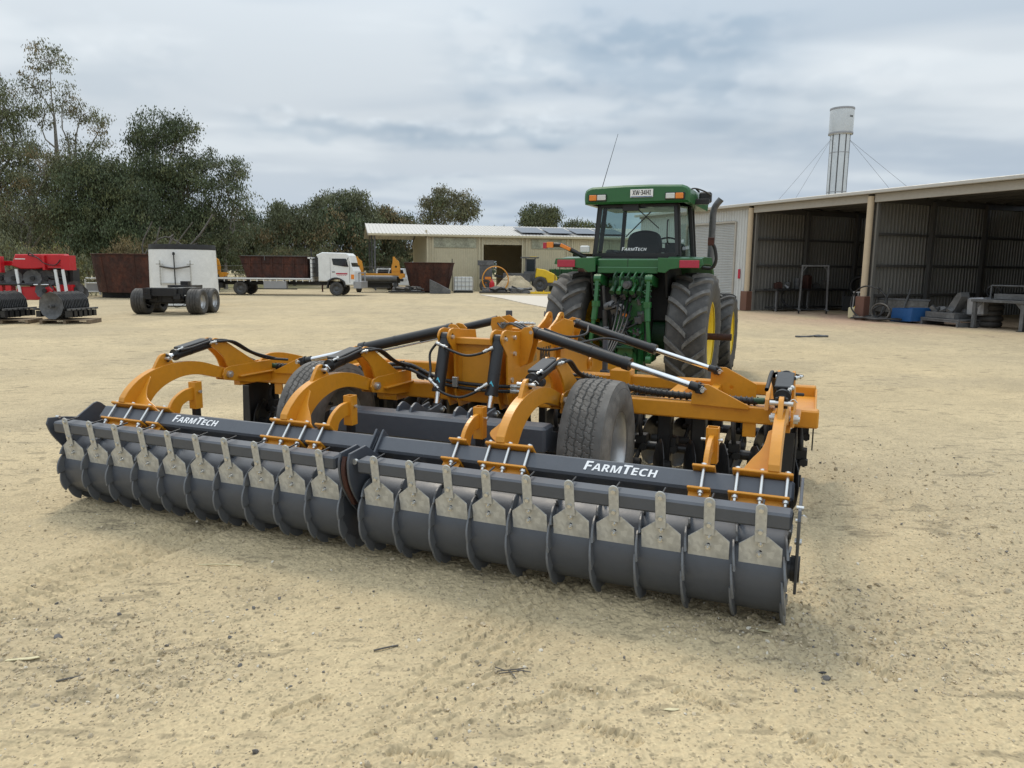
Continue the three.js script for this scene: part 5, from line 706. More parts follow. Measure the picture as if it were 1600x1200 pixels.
{ // flatbed truck
  const T = thing('flatbed_truck', 'white cab-over flatbed truck parked side on in front of the trees', 'truck', [-17, 0, -50]);
  part('deck', [bx(9.4, 0.13, 2.4, 0.05 - 1.0, 1.06, 0, 0, 0, 0, 0.02)], 'steelGrey', T); part('deck_rail', [bx(9.4, 0.09, 0.05, -0.95, 1.09, 1.225)], 'white', T);
  for (let i = 0; i < 22; i++) part('rope_rail_post', [bx(0.04, 0.14, 0.04, -5.4 + i * 0.43, 0.96, 1.22)], 'white', T);
  part('chassis', [bx(10.5, 0.25, 0.1, 0.2, 0.8, 0.42), bx(10.5, 0.25, 0.1, 0.2, 0.8, -0.42)], 'blackDull', T);
  const hb = part('headboard', [bx(0.1, 1.55, 2.3, 3.75, 1.7, 0), bx(0.3, 0.1, 2.3, 3.7, 2.45, 0)], 'white', T); for (let i = 0; i < 5; i++) part('bar', [bx(0.14, 0.05, 2.32, 3.75, 1.25 + i * 0.28, 0)], 'steelLight', hb); part('exhaust_stack', [rod(V(3.75, 2.4, 0.9), V(3.7, 3.1, 0.9), 0.04, 8)], 'black', T);
  const cab = part('cab_body', [ext([[4.25, 0.98], [4.25, 2.45], [4.15, 2.62], [4.5, 2.78], [6.05, 2.74], [6.2, 2.6], [6.35, 1.95], [6.52, 1.6], [6.55, 0.75], [6.0, 0.75], [5.95, 0.95], [5.6, 1.15], [5.1, 1.15], [4.75, 0.98]], 2.2, null, 0.05)], 'white', T);
  part('side_window', [ext([[5.12, 2.42], [6.05, 2.42], [6.2, 1.9], [5.85, 1.92], [5.2, 2.02]], 0.02).translate(0, 0, 1.115)], 'vehGlass', cab); part('windscreen', [bar(V(6.2, 2.55, 0), V(6.42, 1.9, 0), 2.0, 0.04)], 'vehGlass', cab); part('sleeper_recess', [bx(0.24, 1.3, 2.1, 4.12, 1.9, 0)], 'blackDull', cab);
  part('door_stripe', [ext([[5.38, 1.40], [5.36, 1.46], [5.4, 1.49], [6.1, 1.49], [6.12, 1.43], [6.09, 1.40]], 0.008).translate(0, 0, 1.106)], 'redLens', cab).userData.label = 'red name stripe on the door'; part('door_marks', [0, 1, 2, 3, 4].map(i => bx(0.09, 0.03, 0.006, 5.5 + i * 0.125, 1.33, 1.106)), 'redLens', cab);
  part('door_gap', [bx(0.015, 1.5, 0.012, 5.0, 1.75, 1.1), bx(0.02, 1.4, 0.012, 6.26, 1.55, 1.1)], 'blackDull', cab); part('door_handle', [bx(0.2, 0.04, 0.03, 5.2, 1.56, 1.12)], 'blackDull', cab); part('indicator', [bx(0.2, 0.3, 0.1, 6.45, 1.25, 1.08)], 'amber', cab); part('mirror', [bx(0.06, 0.3, 0.12, 6.05, 2.15, 1.28), rod(V(6.2, 2.5, 1.1), V(6.05, 2.15, 1.28), 0.015, 5)], 'black', cab);
  part('bumper', [bx(0.5, 0.45, 2.2, 6.75, 0.72, 0), bx(0.08, 0.6, 0.1, 6.85, 1.2, 1.0), bx(0.08, 0.6, 0.1, 6.85, 1.2, -1.0), bx(0.08, 0.08, 2.1, 6.85, 1.5, 0)], 'steelLight', T); part('mudguard', [ext([...curve2([[4.72, 0.5], [4.85, 1.0], [5.35, 1.2], [5.85, 1.0], [6.0, 0.6]], 4), ...curve2([[5.9, 0.6], [5.78, 0.95], [5.35, 1.1], [4.92, 0.95], [4.8, 0.5]], 4)], 0.4).translate(0, 0, 0.95)], 'black', T);
  for (const [x, n] of [[5.35, 'front_wheel'], [-1.0, 'rear_wheel']]) for (const s of [-1, 1]) roadWheel(T, n, x, 0.45, s * 0.95, 0.45, 0.3, -Math.PI / 2, n[0] === 'f' ? 'steelGrey' : 'steelGrey', s);
  part('tool_box', [bx(1.5, 0.5, 0.4, 1.35, 0.70, 1.0)], 'steelLight', T); part('underrun_bar', [bx(2.6, 0.06, 0.05, 1.5, 0.42, 1.15), bx(2.5, 0.35, 0.5, -3.4, 0.62, 0.8)], 'blackDull', T);
}
{ // rusty skip carried on the deck
  const T = thing('rusty_skip', 'dark rusty skip bin riding on the truck deck', 'skip bin', [-17, 1.14, -50]);
  part('shell', [ext([[-0.55, 0], [3.45, 0], [3.45, 1.35], [-0.95, 1.35], [-0.9, 1.15]], 2.0, null, 0.02)], 'rust', T); part('rim', [bx(4.5, 0.07, 0.07, 1.25, 1.38, 1.02), bx(4.5, 0.07, 0.07, 1.25, 1.38, -1.02), bx(4.35, 0.05, 0.05, 1.3, 0.95, 1.02)], 'rust', T); for (let i = 0; i < 6; i++) part('rib', [bx(0.08, 1.3, 0.06, -0.3 + i * 0.72, 0.67, 1.02)], 'rust', T); part('rail_pipe', [bx(4.3, 0.04, 0.04, 1.3, 1.42, 1.08), bx(0.05, 0.3, 0.05, 0.7, 1.28, 1.08)], 'steelGrey', T);
}
function seeder(label, x, z, w, turn = 0) { // yellow folded implement frames
  const T = thing('yellow_implement', label, 'farm implement', [x, 0, z], turn, 'yellow implements behind the truck');
  part('main_frame', [bx(w, 0.16, 0.25, 0, 1.35, 0), bx(w * 0.9, 0.14, 0.2, 0, 1.3, -1.2), bx(0.3, 0.3, 0.3, -w / 2, 1.28, 0.1), bx(0.3, 0.3, 0.3, w / 2, 1.28, 0.1)], 'yellow', T);
  for (const s of [-1, 1]) { part('wing_post', [ext([[-0.3, 0], [0.32, 0], [0.34, 0.45], [0.24, 0.95], [0.02, 1.12], [-0.1, 1.3], [-0.2, 1.3], [-0.22, 0.9], [-0.32, 0.5]], 0.14, [[0.02, 0.55, 0.09]]).translate(s * w * 0.36, 1.38, 0), bx(0.5, 0.1, 0.3, s * w * 0.36, 1.62, -0.05), bx(0.1, 0.75, 0.1, s * w * 0.36 + 0.18, 1.75, -0.12)], 'yellow', T); part('caster', [rod(V(s * w * 0.47, 1.2, 0.1), V(s * w * 0.47, 1.2, 0.35), 0.17, 16)], 'yellow', T); }
  part('under_frame', [bx(w * 0.8, 0.5, 1.5, 0, 0.95, -0.4), bx(w * 0.5, 0.4, 0.8, 0, 0.55, -0.3)], 'blackDull', T); for (const s of [-1, 1]) roadWheel(T, 'wheel', s * w * 0.36, 0.42, 0.1, 0.42, 0.32, 0, 'steelGrey', s);
  part('roller', [rod(V(-w * 0.4, 1.05, 0.35), V(w * 0.4, 1.05, 0.35), 0.22, 16)], 'steelGrey', T); return T;
}
seeder('yellow folded implement to the right of the truck cab', -10.3, -56.5, 3.9); seeder('yellow implement partly hidden behind the truck deck', -23.6, -55, 4.6);
function ute(label, x, z, turn) { const T = thing('white_vehicle', label, 'vehicle', [x, 0, z], turn, 'white vehicles under the tan shed'); part('body', [ext([[-1, 0.45], [-1, 1.05], [-0.72, 1.2], [-0.6, 1.75], [0.6, 1.75], [0.72, 1.2], [1, 1.05], [1, 0.45]], 2.2, null, 0.06)], 'white', T); part('windscreen', [ext([[-0.66, 1.22], [-0.56, 1.68], [0.56, 1.68], [0.66, 1.22]], 0.02).translate(0, 0, 1.11)], 'vehGlass', T); part('grille', [bx(1.2, 0.2, 0.04, 0, 0.85, 1.11)], 'black', T); for (const s of [-1, 1]) { part('headlight', [bx(0.26, 0.18, 0.05, s * 0.78, 0.88, 1.1)], 'lampLens', T); roadWheel(T, 'wheel', s * 0.85, 0.36, 0.6, 0.36, 0.24, 0, 'steelGrey', s); roadWheel(T, 'wheel', s * 0.85, 0.36, -0.8, 0.36, 0.24, 0, 'steelGrey', s); } }
ute('white ute behind the yellow implement, under the tan shed', -11.4, -66, 0.2); ute('white ute beside the flared rusty tub', -9.4, -62.5, -0.2);
{ // tote
  const T = thing('caged_tote', 'white plastic tank in a steel cage on a pallet by the tan wall', 'tank', [-3.85, 0, -57.5], 0.1), w = 1.5;
  part('tank', [bx(w - 0.08, 1.05, 1.1, 0, 0.68, 0, 0, 0, 0, 0.06)], 'plastic', T); for (let i = 0; i < 6; i++) part('cage_bar', [bx(0.03, 1.1, 0.03, -w / 2 + i * w / 5, 0.68, 0.58)], 'steelLight', T); for (let i = 0; i < 4; i++) part('cage_bar', [bx(w, 0.03, 0.03, 0, 0.2 + i * 0.32, 0.6)], 'steelLight', T); part('pallet_base', [bx(w, 0.12, 1.15, 0, 0.06, 0)], 'blackDull', T);
}
{ const T = thing('steel_hoop', 'yellow steel ring standing on edge in front of the shed doorway', 'ring', [-1.35, 0, -57.2], 0.1); const g = new THREE.TorusGeometry(1.0, 0.045, 10, 56); part('ring', [g.translate(0, 1.02, 0)], 'yellow', T); part('cross_tube', [bx(1.9, 0.05, 0.05, 0, 1.0, -0.03)], 'rust', T); part('foot', [bx(0.3, 0.06, 0.8, 0, 0.03, 0)], 'blackDull', T); }
{ // sand heap
  const g = new THREE.CylinderGeometry(0.55, 2.0, 1.35, 48, 14), p = g.attributes.position; for (let i = 0; i < p.count; i++) { const x = p.getX(i), y = p.getY(i), z = p.getZ(i), n = fbm(Math.atan2(z, x) * 2 + 9, y * 2, 4, 300) - 0.5; p.setXYZ(i, x * (1 + 0.35 * n), y + 0.25 * n * (y > 0 ? 1 : 0), z * (1 + 0.35 * n)); } g.computeVertexNormals();
  single('sand_heap', [g.translate(0, 0.62, 0)], 'sand', 'tan heap of loose sand between the yellow ring and the road roller', 'heap', null, [0.05, 0, -58.6]);
}
{ // road roller
  const T = thing('road_roller', 'yellow and grey compaction roller parked before the tan shed', 'roller', [2.2, 0, -61], 0);
  roadWheel(T, 'rear_wheel', 0, 0.62, 0.75, 0.62, 0.5, -Math.PI / 2, 'steelGrey', 1); roadWheel(T, 'rear_wheel', 0, 0.62, -0.75, 0.62, 0.5, -Math.PI / 2, 'steelGrey', -1);
  const b = part('engine_cover', [ext([[-0.35, 1.2], [-0.25, 1.85], [0.4, 1.75], [1.2, 1.38], [1.35, 1.1], [1.3, 0.8], [0.6, 0.8], [0.5, 1.15], [0, 1.28]], 1.5, null, 0.06)], 'machYellow', T); part('tail_panel', [bx(0.9, 0.45, 1.4, 1.0, 0.72, 0)], 'steelGrey', b);
  part('cab', [bx(0.08, 1.2, 0.08, -0.4, 2.1, 0.6), bx(0.08, 1.2, 0.08, -1.15, 2.1, 0.6), bx(0.08, 1.2, 0.08, -0.4, 2.1, -0.6), bx(0.08, 1.2, 0.08, -1.15, 2.1, -0.6), bx(1.0, 0.8, 1.3, -0.8, 1.25, 0)], 'steelGrey', T); part('cab_glass', [bx(0.7, 1.05, 1.1, -0.78, 2.12, 0)], 'vehGlass', T); part('cab_roof', [bx(1.5, 0.1, 1.5, -0.85, 2.76, 0)], 'steelGrey', T); part('roof_lamp', [bx(0.6, 0.1, 0.3, -0.55, 2.8, 0.4)], 'machYellow', T); part('front_frame', [bx(1.6, 0.6, 1.6, -1.9, 0.9, 0)], 'steelGrey', T); part('drum', [rod(V(-2.1, 0.7, -0.9), V(-2.1, 0.7, 0.9), 0.7, 32)], 'steelGrey', T);
}
for (let i = 0; i < 5; i++) for (let j = 0; j < 3; j++) { const names = ['bottom', 'middle', 'top'], T = thing('green_crate', `${names[j]} green crate, ${['first', 'second', 'third', 'fourth', 'fifth'][i]} stack from the road roller by the tan wall`, 'crate', [3.5 + i * 0.82, j * 0.62, -61.9 - i * 0.17], 0.2, 'stacked green crates'); part('tub', [bx(0.78, 0.52, 0.9, 0, 0.3, 0)], 'greenDull', T); part('lip', [bx(0.81, 0.08, 0.93, 0, 0.57, 0)], 'green', T); }
{ const T = thing('shipping_box', 'rusty red steel box behind the tractor\'s left fender', 'container', [6.2, 0, -58.5], -0.1); part('body', [ribbed(V(-1.1, 0, 1.0), V(1.1, 0, 1.0), 0.1, 2.6, 0.27, 0.04), bx(2.2, 2.5, 1.9, 0, 1.35, 0)], 'rust', T); part('door_bar', [rod(V(-0.5, 0.2, 1.06), V(-0.5, 2.5, 1.06), 0.03, 8)], 'steelGrey', T); }
{ const T = thing('dark_loader', 'dark wheeled loader standing in front of the shed doorway', 'loader', [-0.3, 0, -60.5], 0); part('body', [bx(2.2, 0.7, 1.4, 0.6, 1.15, 0), bx(1.0, 1.2, 1.2, -1.9, 1.6, 0), bx(1.3, 0.4, 1.3, -1.9, 2.3, 0)], 'steelGrey', T); part('arm', [bar(V(-1.2, 1.3, 0.5), V(0.9, 1.0, 0.5), 0.12, 0.2)], 'blackDull', T); for (const x of [-1.9, 0.9]) for (const s of [-1, 1]) roadWheel(T, 'wheel', x, 0.5, s * 0.7, 0.5, 0.35, -Math.PI / 2, 'steelGrey', s); part('side_panel', [bx(0.5, 0.5, 0.05, -1.7, 0.95, 0.75)], 'amber', T); }
single('gas_bottle', [lat([[0.001, 0], [0.2, 0], [0.2, 0.75], [0.12, 0.9], [0.06, 0.95], [0.06, 1.05], [0.001, 1.05]], 20)], 'red', 'red gas bottle inside the yellow steel ring', 'bottle', null, [-1.6, 0, -57]);
{ // low steel stock along the edge of the yard
  const r = rng(9), mk = (name, label, x, z, w, m) => { const T = thing(name, label, 'scrap', [x, 0, z], 0.05 * r(), 'low steel stock along the far edge'); part('base', [bx(w, 0.12, 0.7, 0, 0.12, 0)], m, T); for (let i = 0; i < 7; i++) part('piece', [bx(0.2 + r() * 0.5, 0.1 + r() * 0.25, 0.3 + r() * 0.3, (r() - 0.5) * w * 0.8, 0.28 + r() * 0.1, (r() - 0.5) * 0.3, r() * 0.3, r() * 3, r() * 0.3)], r() < 0.5 ? 'blackDull' : m, T); for (let i = 0; i < 3; i++) part('pipe', [rod(V(-w * 0.4, 0.2 + 0.1 * i, 0.2 - 0.15 * i), V(w * (0.2 + 0.3 * r()), 0.22 + 0.1 * i, 0.3 - 0.2 * i), 0.04, 8)], 'steelGrey', T); };
  mk('steel_stock', 'low black axle parts lying in front of the flared rusty tub', -7.8, -54.5, 2.6, 'blackDull'); mk('steel_stock', 'low dark frames lying below the yellow steel ring', -1.35, -55.2, 2.3, 'blackDull'); mk('steel_stock', 'low grey frames lying before the sand heap', 0.55, -55.4, 1.5, 'steelGrey');
  single('steel_wedge', [ext([[-0.75, 0], [0.75, 0], [0.75, 0.25], [-0.2, 0.75], [-0.75, 1.0]], 0.5)], 'steelGrey', 'grey steel wedge plate on the ground beside the flared rusty tub', 'steel plate', null, [-5.35, 0.02, -54.6]);
  const T = thing('yellow_beam_stack', 'yellow steel beams lying on the ground before the sand heap', 'beams', [2.3, 0, -55.2]); for (let i = 0; i < 3; i++) part('beam', [bx(2.4, 0.14, 0.16, 0.1 * i, 0.1 + 0.0 * i, -0.2 * i), bx(0.08, 0.1, 0.1, 0.6 * i - 0.6, 0.22, -0.1 * i)], 'machYellow', T);
  for (const [x, h] of [[-4.9, 2.6], [3.55, 2.2], [3.2, 1.9]]) single('star_picket', [bx(0.06, h, 0.06, 0, h / 2, 0)], 'blackDull', x < 0 ? 'dark upright picket behind the caged tote' : h > 2 ? 'taller thin picket right of the road roller' : 'shorter thin picket right of the road roller', 'picket', null, [x, 0, x < 0 ? -60 : -56.5]);
  const W = thing('white_rack', 'small white pipe rack by the fence beside the dark rusty tub', 'rack', [-25.2, 0, -44.5]); for (const x of [-0.42, 0.42]) part('post', [rod(V(x, 0.1, 0), V(x, 1.05, 0), 0.06, 10)], 'white', W); for (const y of [0.3, 0.8, 1.08]) part('rail', [rod(V(-0.42, y, 0), V(0.42, y, 0), 0.05, 10)], 'white', W); part('panel', [bx(0.75, 0.4, 0.05, 0, 0.55, 0)], 'steelLight', W);
  single('white_drum', [lat([[0.001, 0], [0.3, 0], [0.3, 0.9], [0.001, 0.9]], 24)], 'white', 'white drum between the pipe rack and the dark rusty tub', 'drum', null, [-23.9, 0.25, -44.8]);
  const F = thing('wire_fence', 'old wire fence with rusty posts along the trees', 'fence', [0, 0, 0]); for (let i = 0; i < 7; i++) part('post', [rod(V(-40 + i * 5.1, 0, -50.5 - i * 1.2), V(-40 + i * 5.1, 2.0 + (i === 3 ? 0.6 : 0), -50.5 - i * 1.2), i === 3 ? 0.12 : 0.06, 8)], 'rust', F); for (let k = 0; k < 6; k++) part('wire', [rod(V(-40, 0.3 + k * 0.32, -50.5), V(-9.4, 0.3 + k * 0.32, -57.7), 0.012, 4)], 'steelGrey', F);
}
// ---------- inside and in front of the open bays ----------
{
  const { at, ang } = SH, put = (name, label, cat, s, t, turn = 0) => { const p = at(s, t); return thing(name, label, cat, [p.x, 0, p.z], ang + turn); };
  const R = put('rolling_rack', 'tall grey steel trolley frame on castors inside the first bay', 'trolley', 3.0, 1.07, 0.9);
  for (const x of [-0.58, 0.58]) { const u = part('upright', [bar(V(x, 0.14, 0), V(x * 0.93, 2.1, 0), 0.07, 0.07)], 'steelGrey', R); part('castor', [rod(V(x - 0.03, 0.07, 0), V(x + 0.03, 0.07, 0), 0.075, 14)], 'black', u); part('brace', [bar(V(x * 0.93, 1.85, 0), V(x * 0.6, 2.1, 0), 0.05, 0.03)], 'steelGrey', u); part('foot', [bar(V(x, 0.17, -0.4), V(x, 0.17, 0.4), 0.06, 0.06)], 'steelGrey', u); } part('top_rail', [bx(1.16, 0.07, 0.07, 0, 2.12, 0)], 'steelGrey', R);
  const B = put('work_bench', 'long dark work bench with clutter against the ribbed partition', 'bench', 0.75, 3.0, 1.571);
  part('bench_top', [bx(4.6, 0.08, 0.8, 0, 1.0, 0)], 'blackDull', B); for (const x of [-2.2, -0.2, 2.2]) part('leg', [bx(0.09, 1.0, 0.09, x, 0.5, 0.33)], 'steelGrey', B); part('lower_shelf', [bx(4.5, 0.06, 0.7, 0, 0.16, 0)], 'blackDull', B);
  const items = [['low rusty box nearest the bay opening on the dark bench', 'rust', 0.28, 0], ['short grey tin second from the bay opening on the dark bench', 'steelGrey', 0.3, 1], ['tall grey drum third from the bay opening on the dark bench', 'steelGrey', 0.48, 1], ['tall rusty block in the middle of the dark bench', 'rust', 0.62, 0], ['low black box behind the tall rusty block on the dark bench', 'blackDull', 0.22, 0], ['brown timber block at the inner end of the dark bench', 'woodGrey', 0.36, 0]];
  items.forEach(([lb, m, h, round], i) => { const p = at(0.72, 1.2 + i * 0.62); single('bench_item', [round ? lat([[0.001, 0], [0.14, 0], [0.14, h], [0.12, h + 0.02], [0.001, h + 0.02]], 18) : [bx(0.34, h, 0.28, 0, h / 2, 0, 0, 0, 0, 0.015), bx(0.2, 0.05, 0.2, 0.02, h + 0.025, 0)]], m, lb, 'workshop item', 'clutter on the dark bench', [p.x, 1.041, p.z], i * 0.7); });
  const Hc = put('hanging_hose', 'large black hose loop hanging from the bench end', 'hose', 1.2, 2.2, 0.8); part('loop', [tube([V(-0.6, 1.1, 0), V(-0.85, 0.7, 0), V(-0.6, 0.25, 0.05), V(0.2, 0.08, 0.1), V(1.1, 0.12, 0.1)], 0.045, 40, 10)], 'hose', Hc); part('nozzle', [rod(V(-0.6, 1.1, 0), V(-0.75, 1.22, 0.05), 0.09, 12, 0.03)], 'steelLight', Hc);
  const X = put('dark_machine', 'dark round machine parts stored deep in the first bay', 'machinery', 2.9, 5.5, 0.3); for (let i = 0; i < 5; i++) { const g = new THREE.TorusGeometry(0.42, 0.09, 10, 26); part('wheel_ring', [g.rotateY(0.4 * i).translate(-1.0 + i * 0.5, 1.2 + 0.12 * (i % 2), 0)], 'blackDull', X); } part('base', [bx(3.0, 0.7, 0.9, 0, 0.36, 0), bx(1.2, 0.5, 0.7, 0.6, 0.95, -0.1)], 'blackDull', X);
  const J = put('yellow_jerrycan', 'pale yellow plastic can at the foot of the middle post', 'can', 5.95, 0.1); part('can', [bx(0.34, 0.45, 0.2, 0, 0.225, 0, 0, 0, 0, 0.04)], 'straw', J); part('cap', [rod(V(0.1, 0.45, 0), V(0.1, 0.5, 0), 0.03, 10)], 'machYellow', J);
  const L = put('steel_stand', 'small grey steel stand leaning inside the middle post', 'stand', 5.75, 0.55); for (const x of [-0.2, 0.0, 0.2]) part('bar', [bar(V(x, 0, 0), V(x + 0.06, 1.05, 0.02), 0.04, 0.04)], 'steelLight', L); part('top', [bx(0.5, 0.05, 0.05, 0.06, 1.05, 0.02)], 'steelLight', L); part('broom', [rod(V(0.3, 0, 0.1), V(0.55, 1.15, 0.1), 0.02, 6), bx(0.3, 0.1, 0.08, 0.3, 0.05, 0.1)], 'blackDull', L);
  const Hp = put('hose_heap', 'tangled black hoses heaped beside the middle post', 'hoses', 7.35, -0.1), q = rng(44);
  for (let i = 0; i < 9; i++) { const pts = []; const cx = -0.3 + q() * 0.7, rr = 0.25 + q() * 0.4; for (let k = 0; k < 9; k++) { const a = k * 0.8 + i; pts.push(V(cx + rr * Math.cos(a) * 1.3, 0.06 + (i < 3 ? rr + rr * Math.sin(a) : 0.1 * q()), 0.25 + (i < 3 ? 0.1 * q() : rr * 0.6 * Math.sin(a)))); } part('hose', [tube(pts, 0.03, 50, 7)], i % 3 ? 'hose' : 'woodGrey', Hp); }
  const Tr = put('timber_trough', 'brown steel edged timber box leaning on the partition of the second bay', 'box', 7.3, 0.9, 0.2); part('side', [bx(2.2, 0.5, 0.06, 0.1, 0.55, 0, -0.25, 0, 0)], 'woodGrey', Tr); part('edge', [bx(2.3, 0.07, 0.1, 0.1, 0.82, -0.06)], 'steelGrey', Tr); for (const x of [-0.9, -0.5, 0.3]) part('leaning_bar', [bar(V(x, 0, 0.3), V(x + 0.15, 1.25, -0.1), 0.06, 0.04)], x < -0.8 ? 'woodGrey' : 'steelGrey', Tr);
  const Bl = put('blue_tub', 'open blue steel tub on the ground before the ribbed partition', 'tub', 8.35, 0.3, -0.35); part('front', [ext([[-0.6, 0], [0.62, 0.08], [0.68, 0.55], [-0.55, 0.5]], 0.03).translate(0, 0, 0.35)], 'blue', Bl); part('back', [ext([[-0.6, 0.05], [0.62, 0.1], [0.68, 0.58], [-0.55, 0.53]], 0.03).translate(0, 0, -0.35)], 'blue', Bl); part('end', [bx(0.03, 0.5, 0.68, -0.58, 0.27, 0, 0, 0, -0.08), bx(0.03, 0.5, 0.68, 0.66, 0.33, 0, 0, 0, -0.1)], 'blue', Bl); part('floor', [bx(1.2, 0.03, 0.68, 0, 0.06, 0, 0, 0, 0.06)], 'blue', Bl);
  const Pm = put('grey_machine', 'grey dismantled machine with slanted chute on a steel skid', 'machinery', 10.0, 0.25, -0.2); part('skid', [bx(1.7, 0.06, 0.08, 0, 0.18, 0.45), bx(1.7, 0.06, 0.08, 0, 0.18, -0.45), bx(0.08, 0.15, 1.0, -0.8, 0.08, 0), bx(0.08, 0.15, 1.0, 0.8, 0.08, 0), bx(1.7, 0.05, 1.0, 0, 0.24, 0)], 'steelGrey', Pm);
  part('chute', [ext([[-0.55, 0.45], [-0.1, 0.5], [0.35, 1.15], [0.5, 1.2], [0.55, 1.05], [0.25, 0.5], [0.1, 0.4], [-0.5, 0.38]], 0.35)], 'steelGrey', Pm); part('bed', [bx(1.3, 0.2, 0.8, -0.1, 0.38, 0)], 'steelGrey', Pm); part('wrapped_bag', [bx(0.6, 0.62, 0.5, 0.75, 0.72, -0.4, 0, 0.2, 0.05, 0.05)], 'steelLight', Pm); for (let i = 0; i < 8; i++) part('bracket', [bx(0.08 + q() * 0.2, 0.06 + q() * 0.12, 0.1 + q() * 0.2, -0.7 + q() * 1.2, 0.52 + q() * 0.1, -0.2 + q() * 0.5, q(), q() * 3, q() * 0.5)], 'steelGrey', Pm);
  const Ty = put('tyre_stack', 'stack of worn tyres between the slanted chute and the steel tables', 'tyres', 10.95, 0.9); for (let i = 0; i < 5; i++) { const g = new THREE.TorusGeometry(0.32, 0.105, 12, 30); part('tyre', [g.rotateX(Math.PI / 2).translate(0.02 * (i % 2), 0.11 + i * 0.195, 0)], 'rubber', Ty); } part('cable_coil', [new THREE.TorusGeometry(0.25, 0.04, 8, 24).rotateX(0.4).translate(0.1, 1.2, 0)], 'hose', Ty);
  for (let k = 0; k < 2; k++) { const S = put('steel_table', ['dark steel table with braced legs right of the slanted chute', 'dark steel table cut off by the right edge of the picture'][k], 'table', 11.9 + k * 2.0, 0.35 + k * 0.1, -0.1); S.userData.group = 'steel tables in the second bay'; part('top', [bx(1.9, 0.09, 1.1, 0, 0.95, 0)], 'steelGrey', S); for (const x of [-0.85, 0.85]) for (const z of [-0.45, 0.45]) { const l = part('leg', [bx(0.12, 0.9, 0.12, x, 0.45, z)], 'steelGrey', S); part('foot', [bx(0.2, 0.03, 0.2, x, 0.016, z)], 'blackDull', l); part('brace', [plateXY([[x, 0.9], [x - Math.sign(x) * 0.28, 0.9], [x, 0.62]], -z, 0.03)], 'steelGrey', l); } part('rail', [rod(V(-0.9, 1.45, -0.3), V(0.9, 1.45, -0.3), 0.03, 8), rod(V(-0.9, 1.0, -0.3), V(-0.9, 1.45, -0.3), 0.03, 8), bx(1.2, 0.18, 0.4, 0.2, 1.1, 0)], 'steelGrey', S); }
}

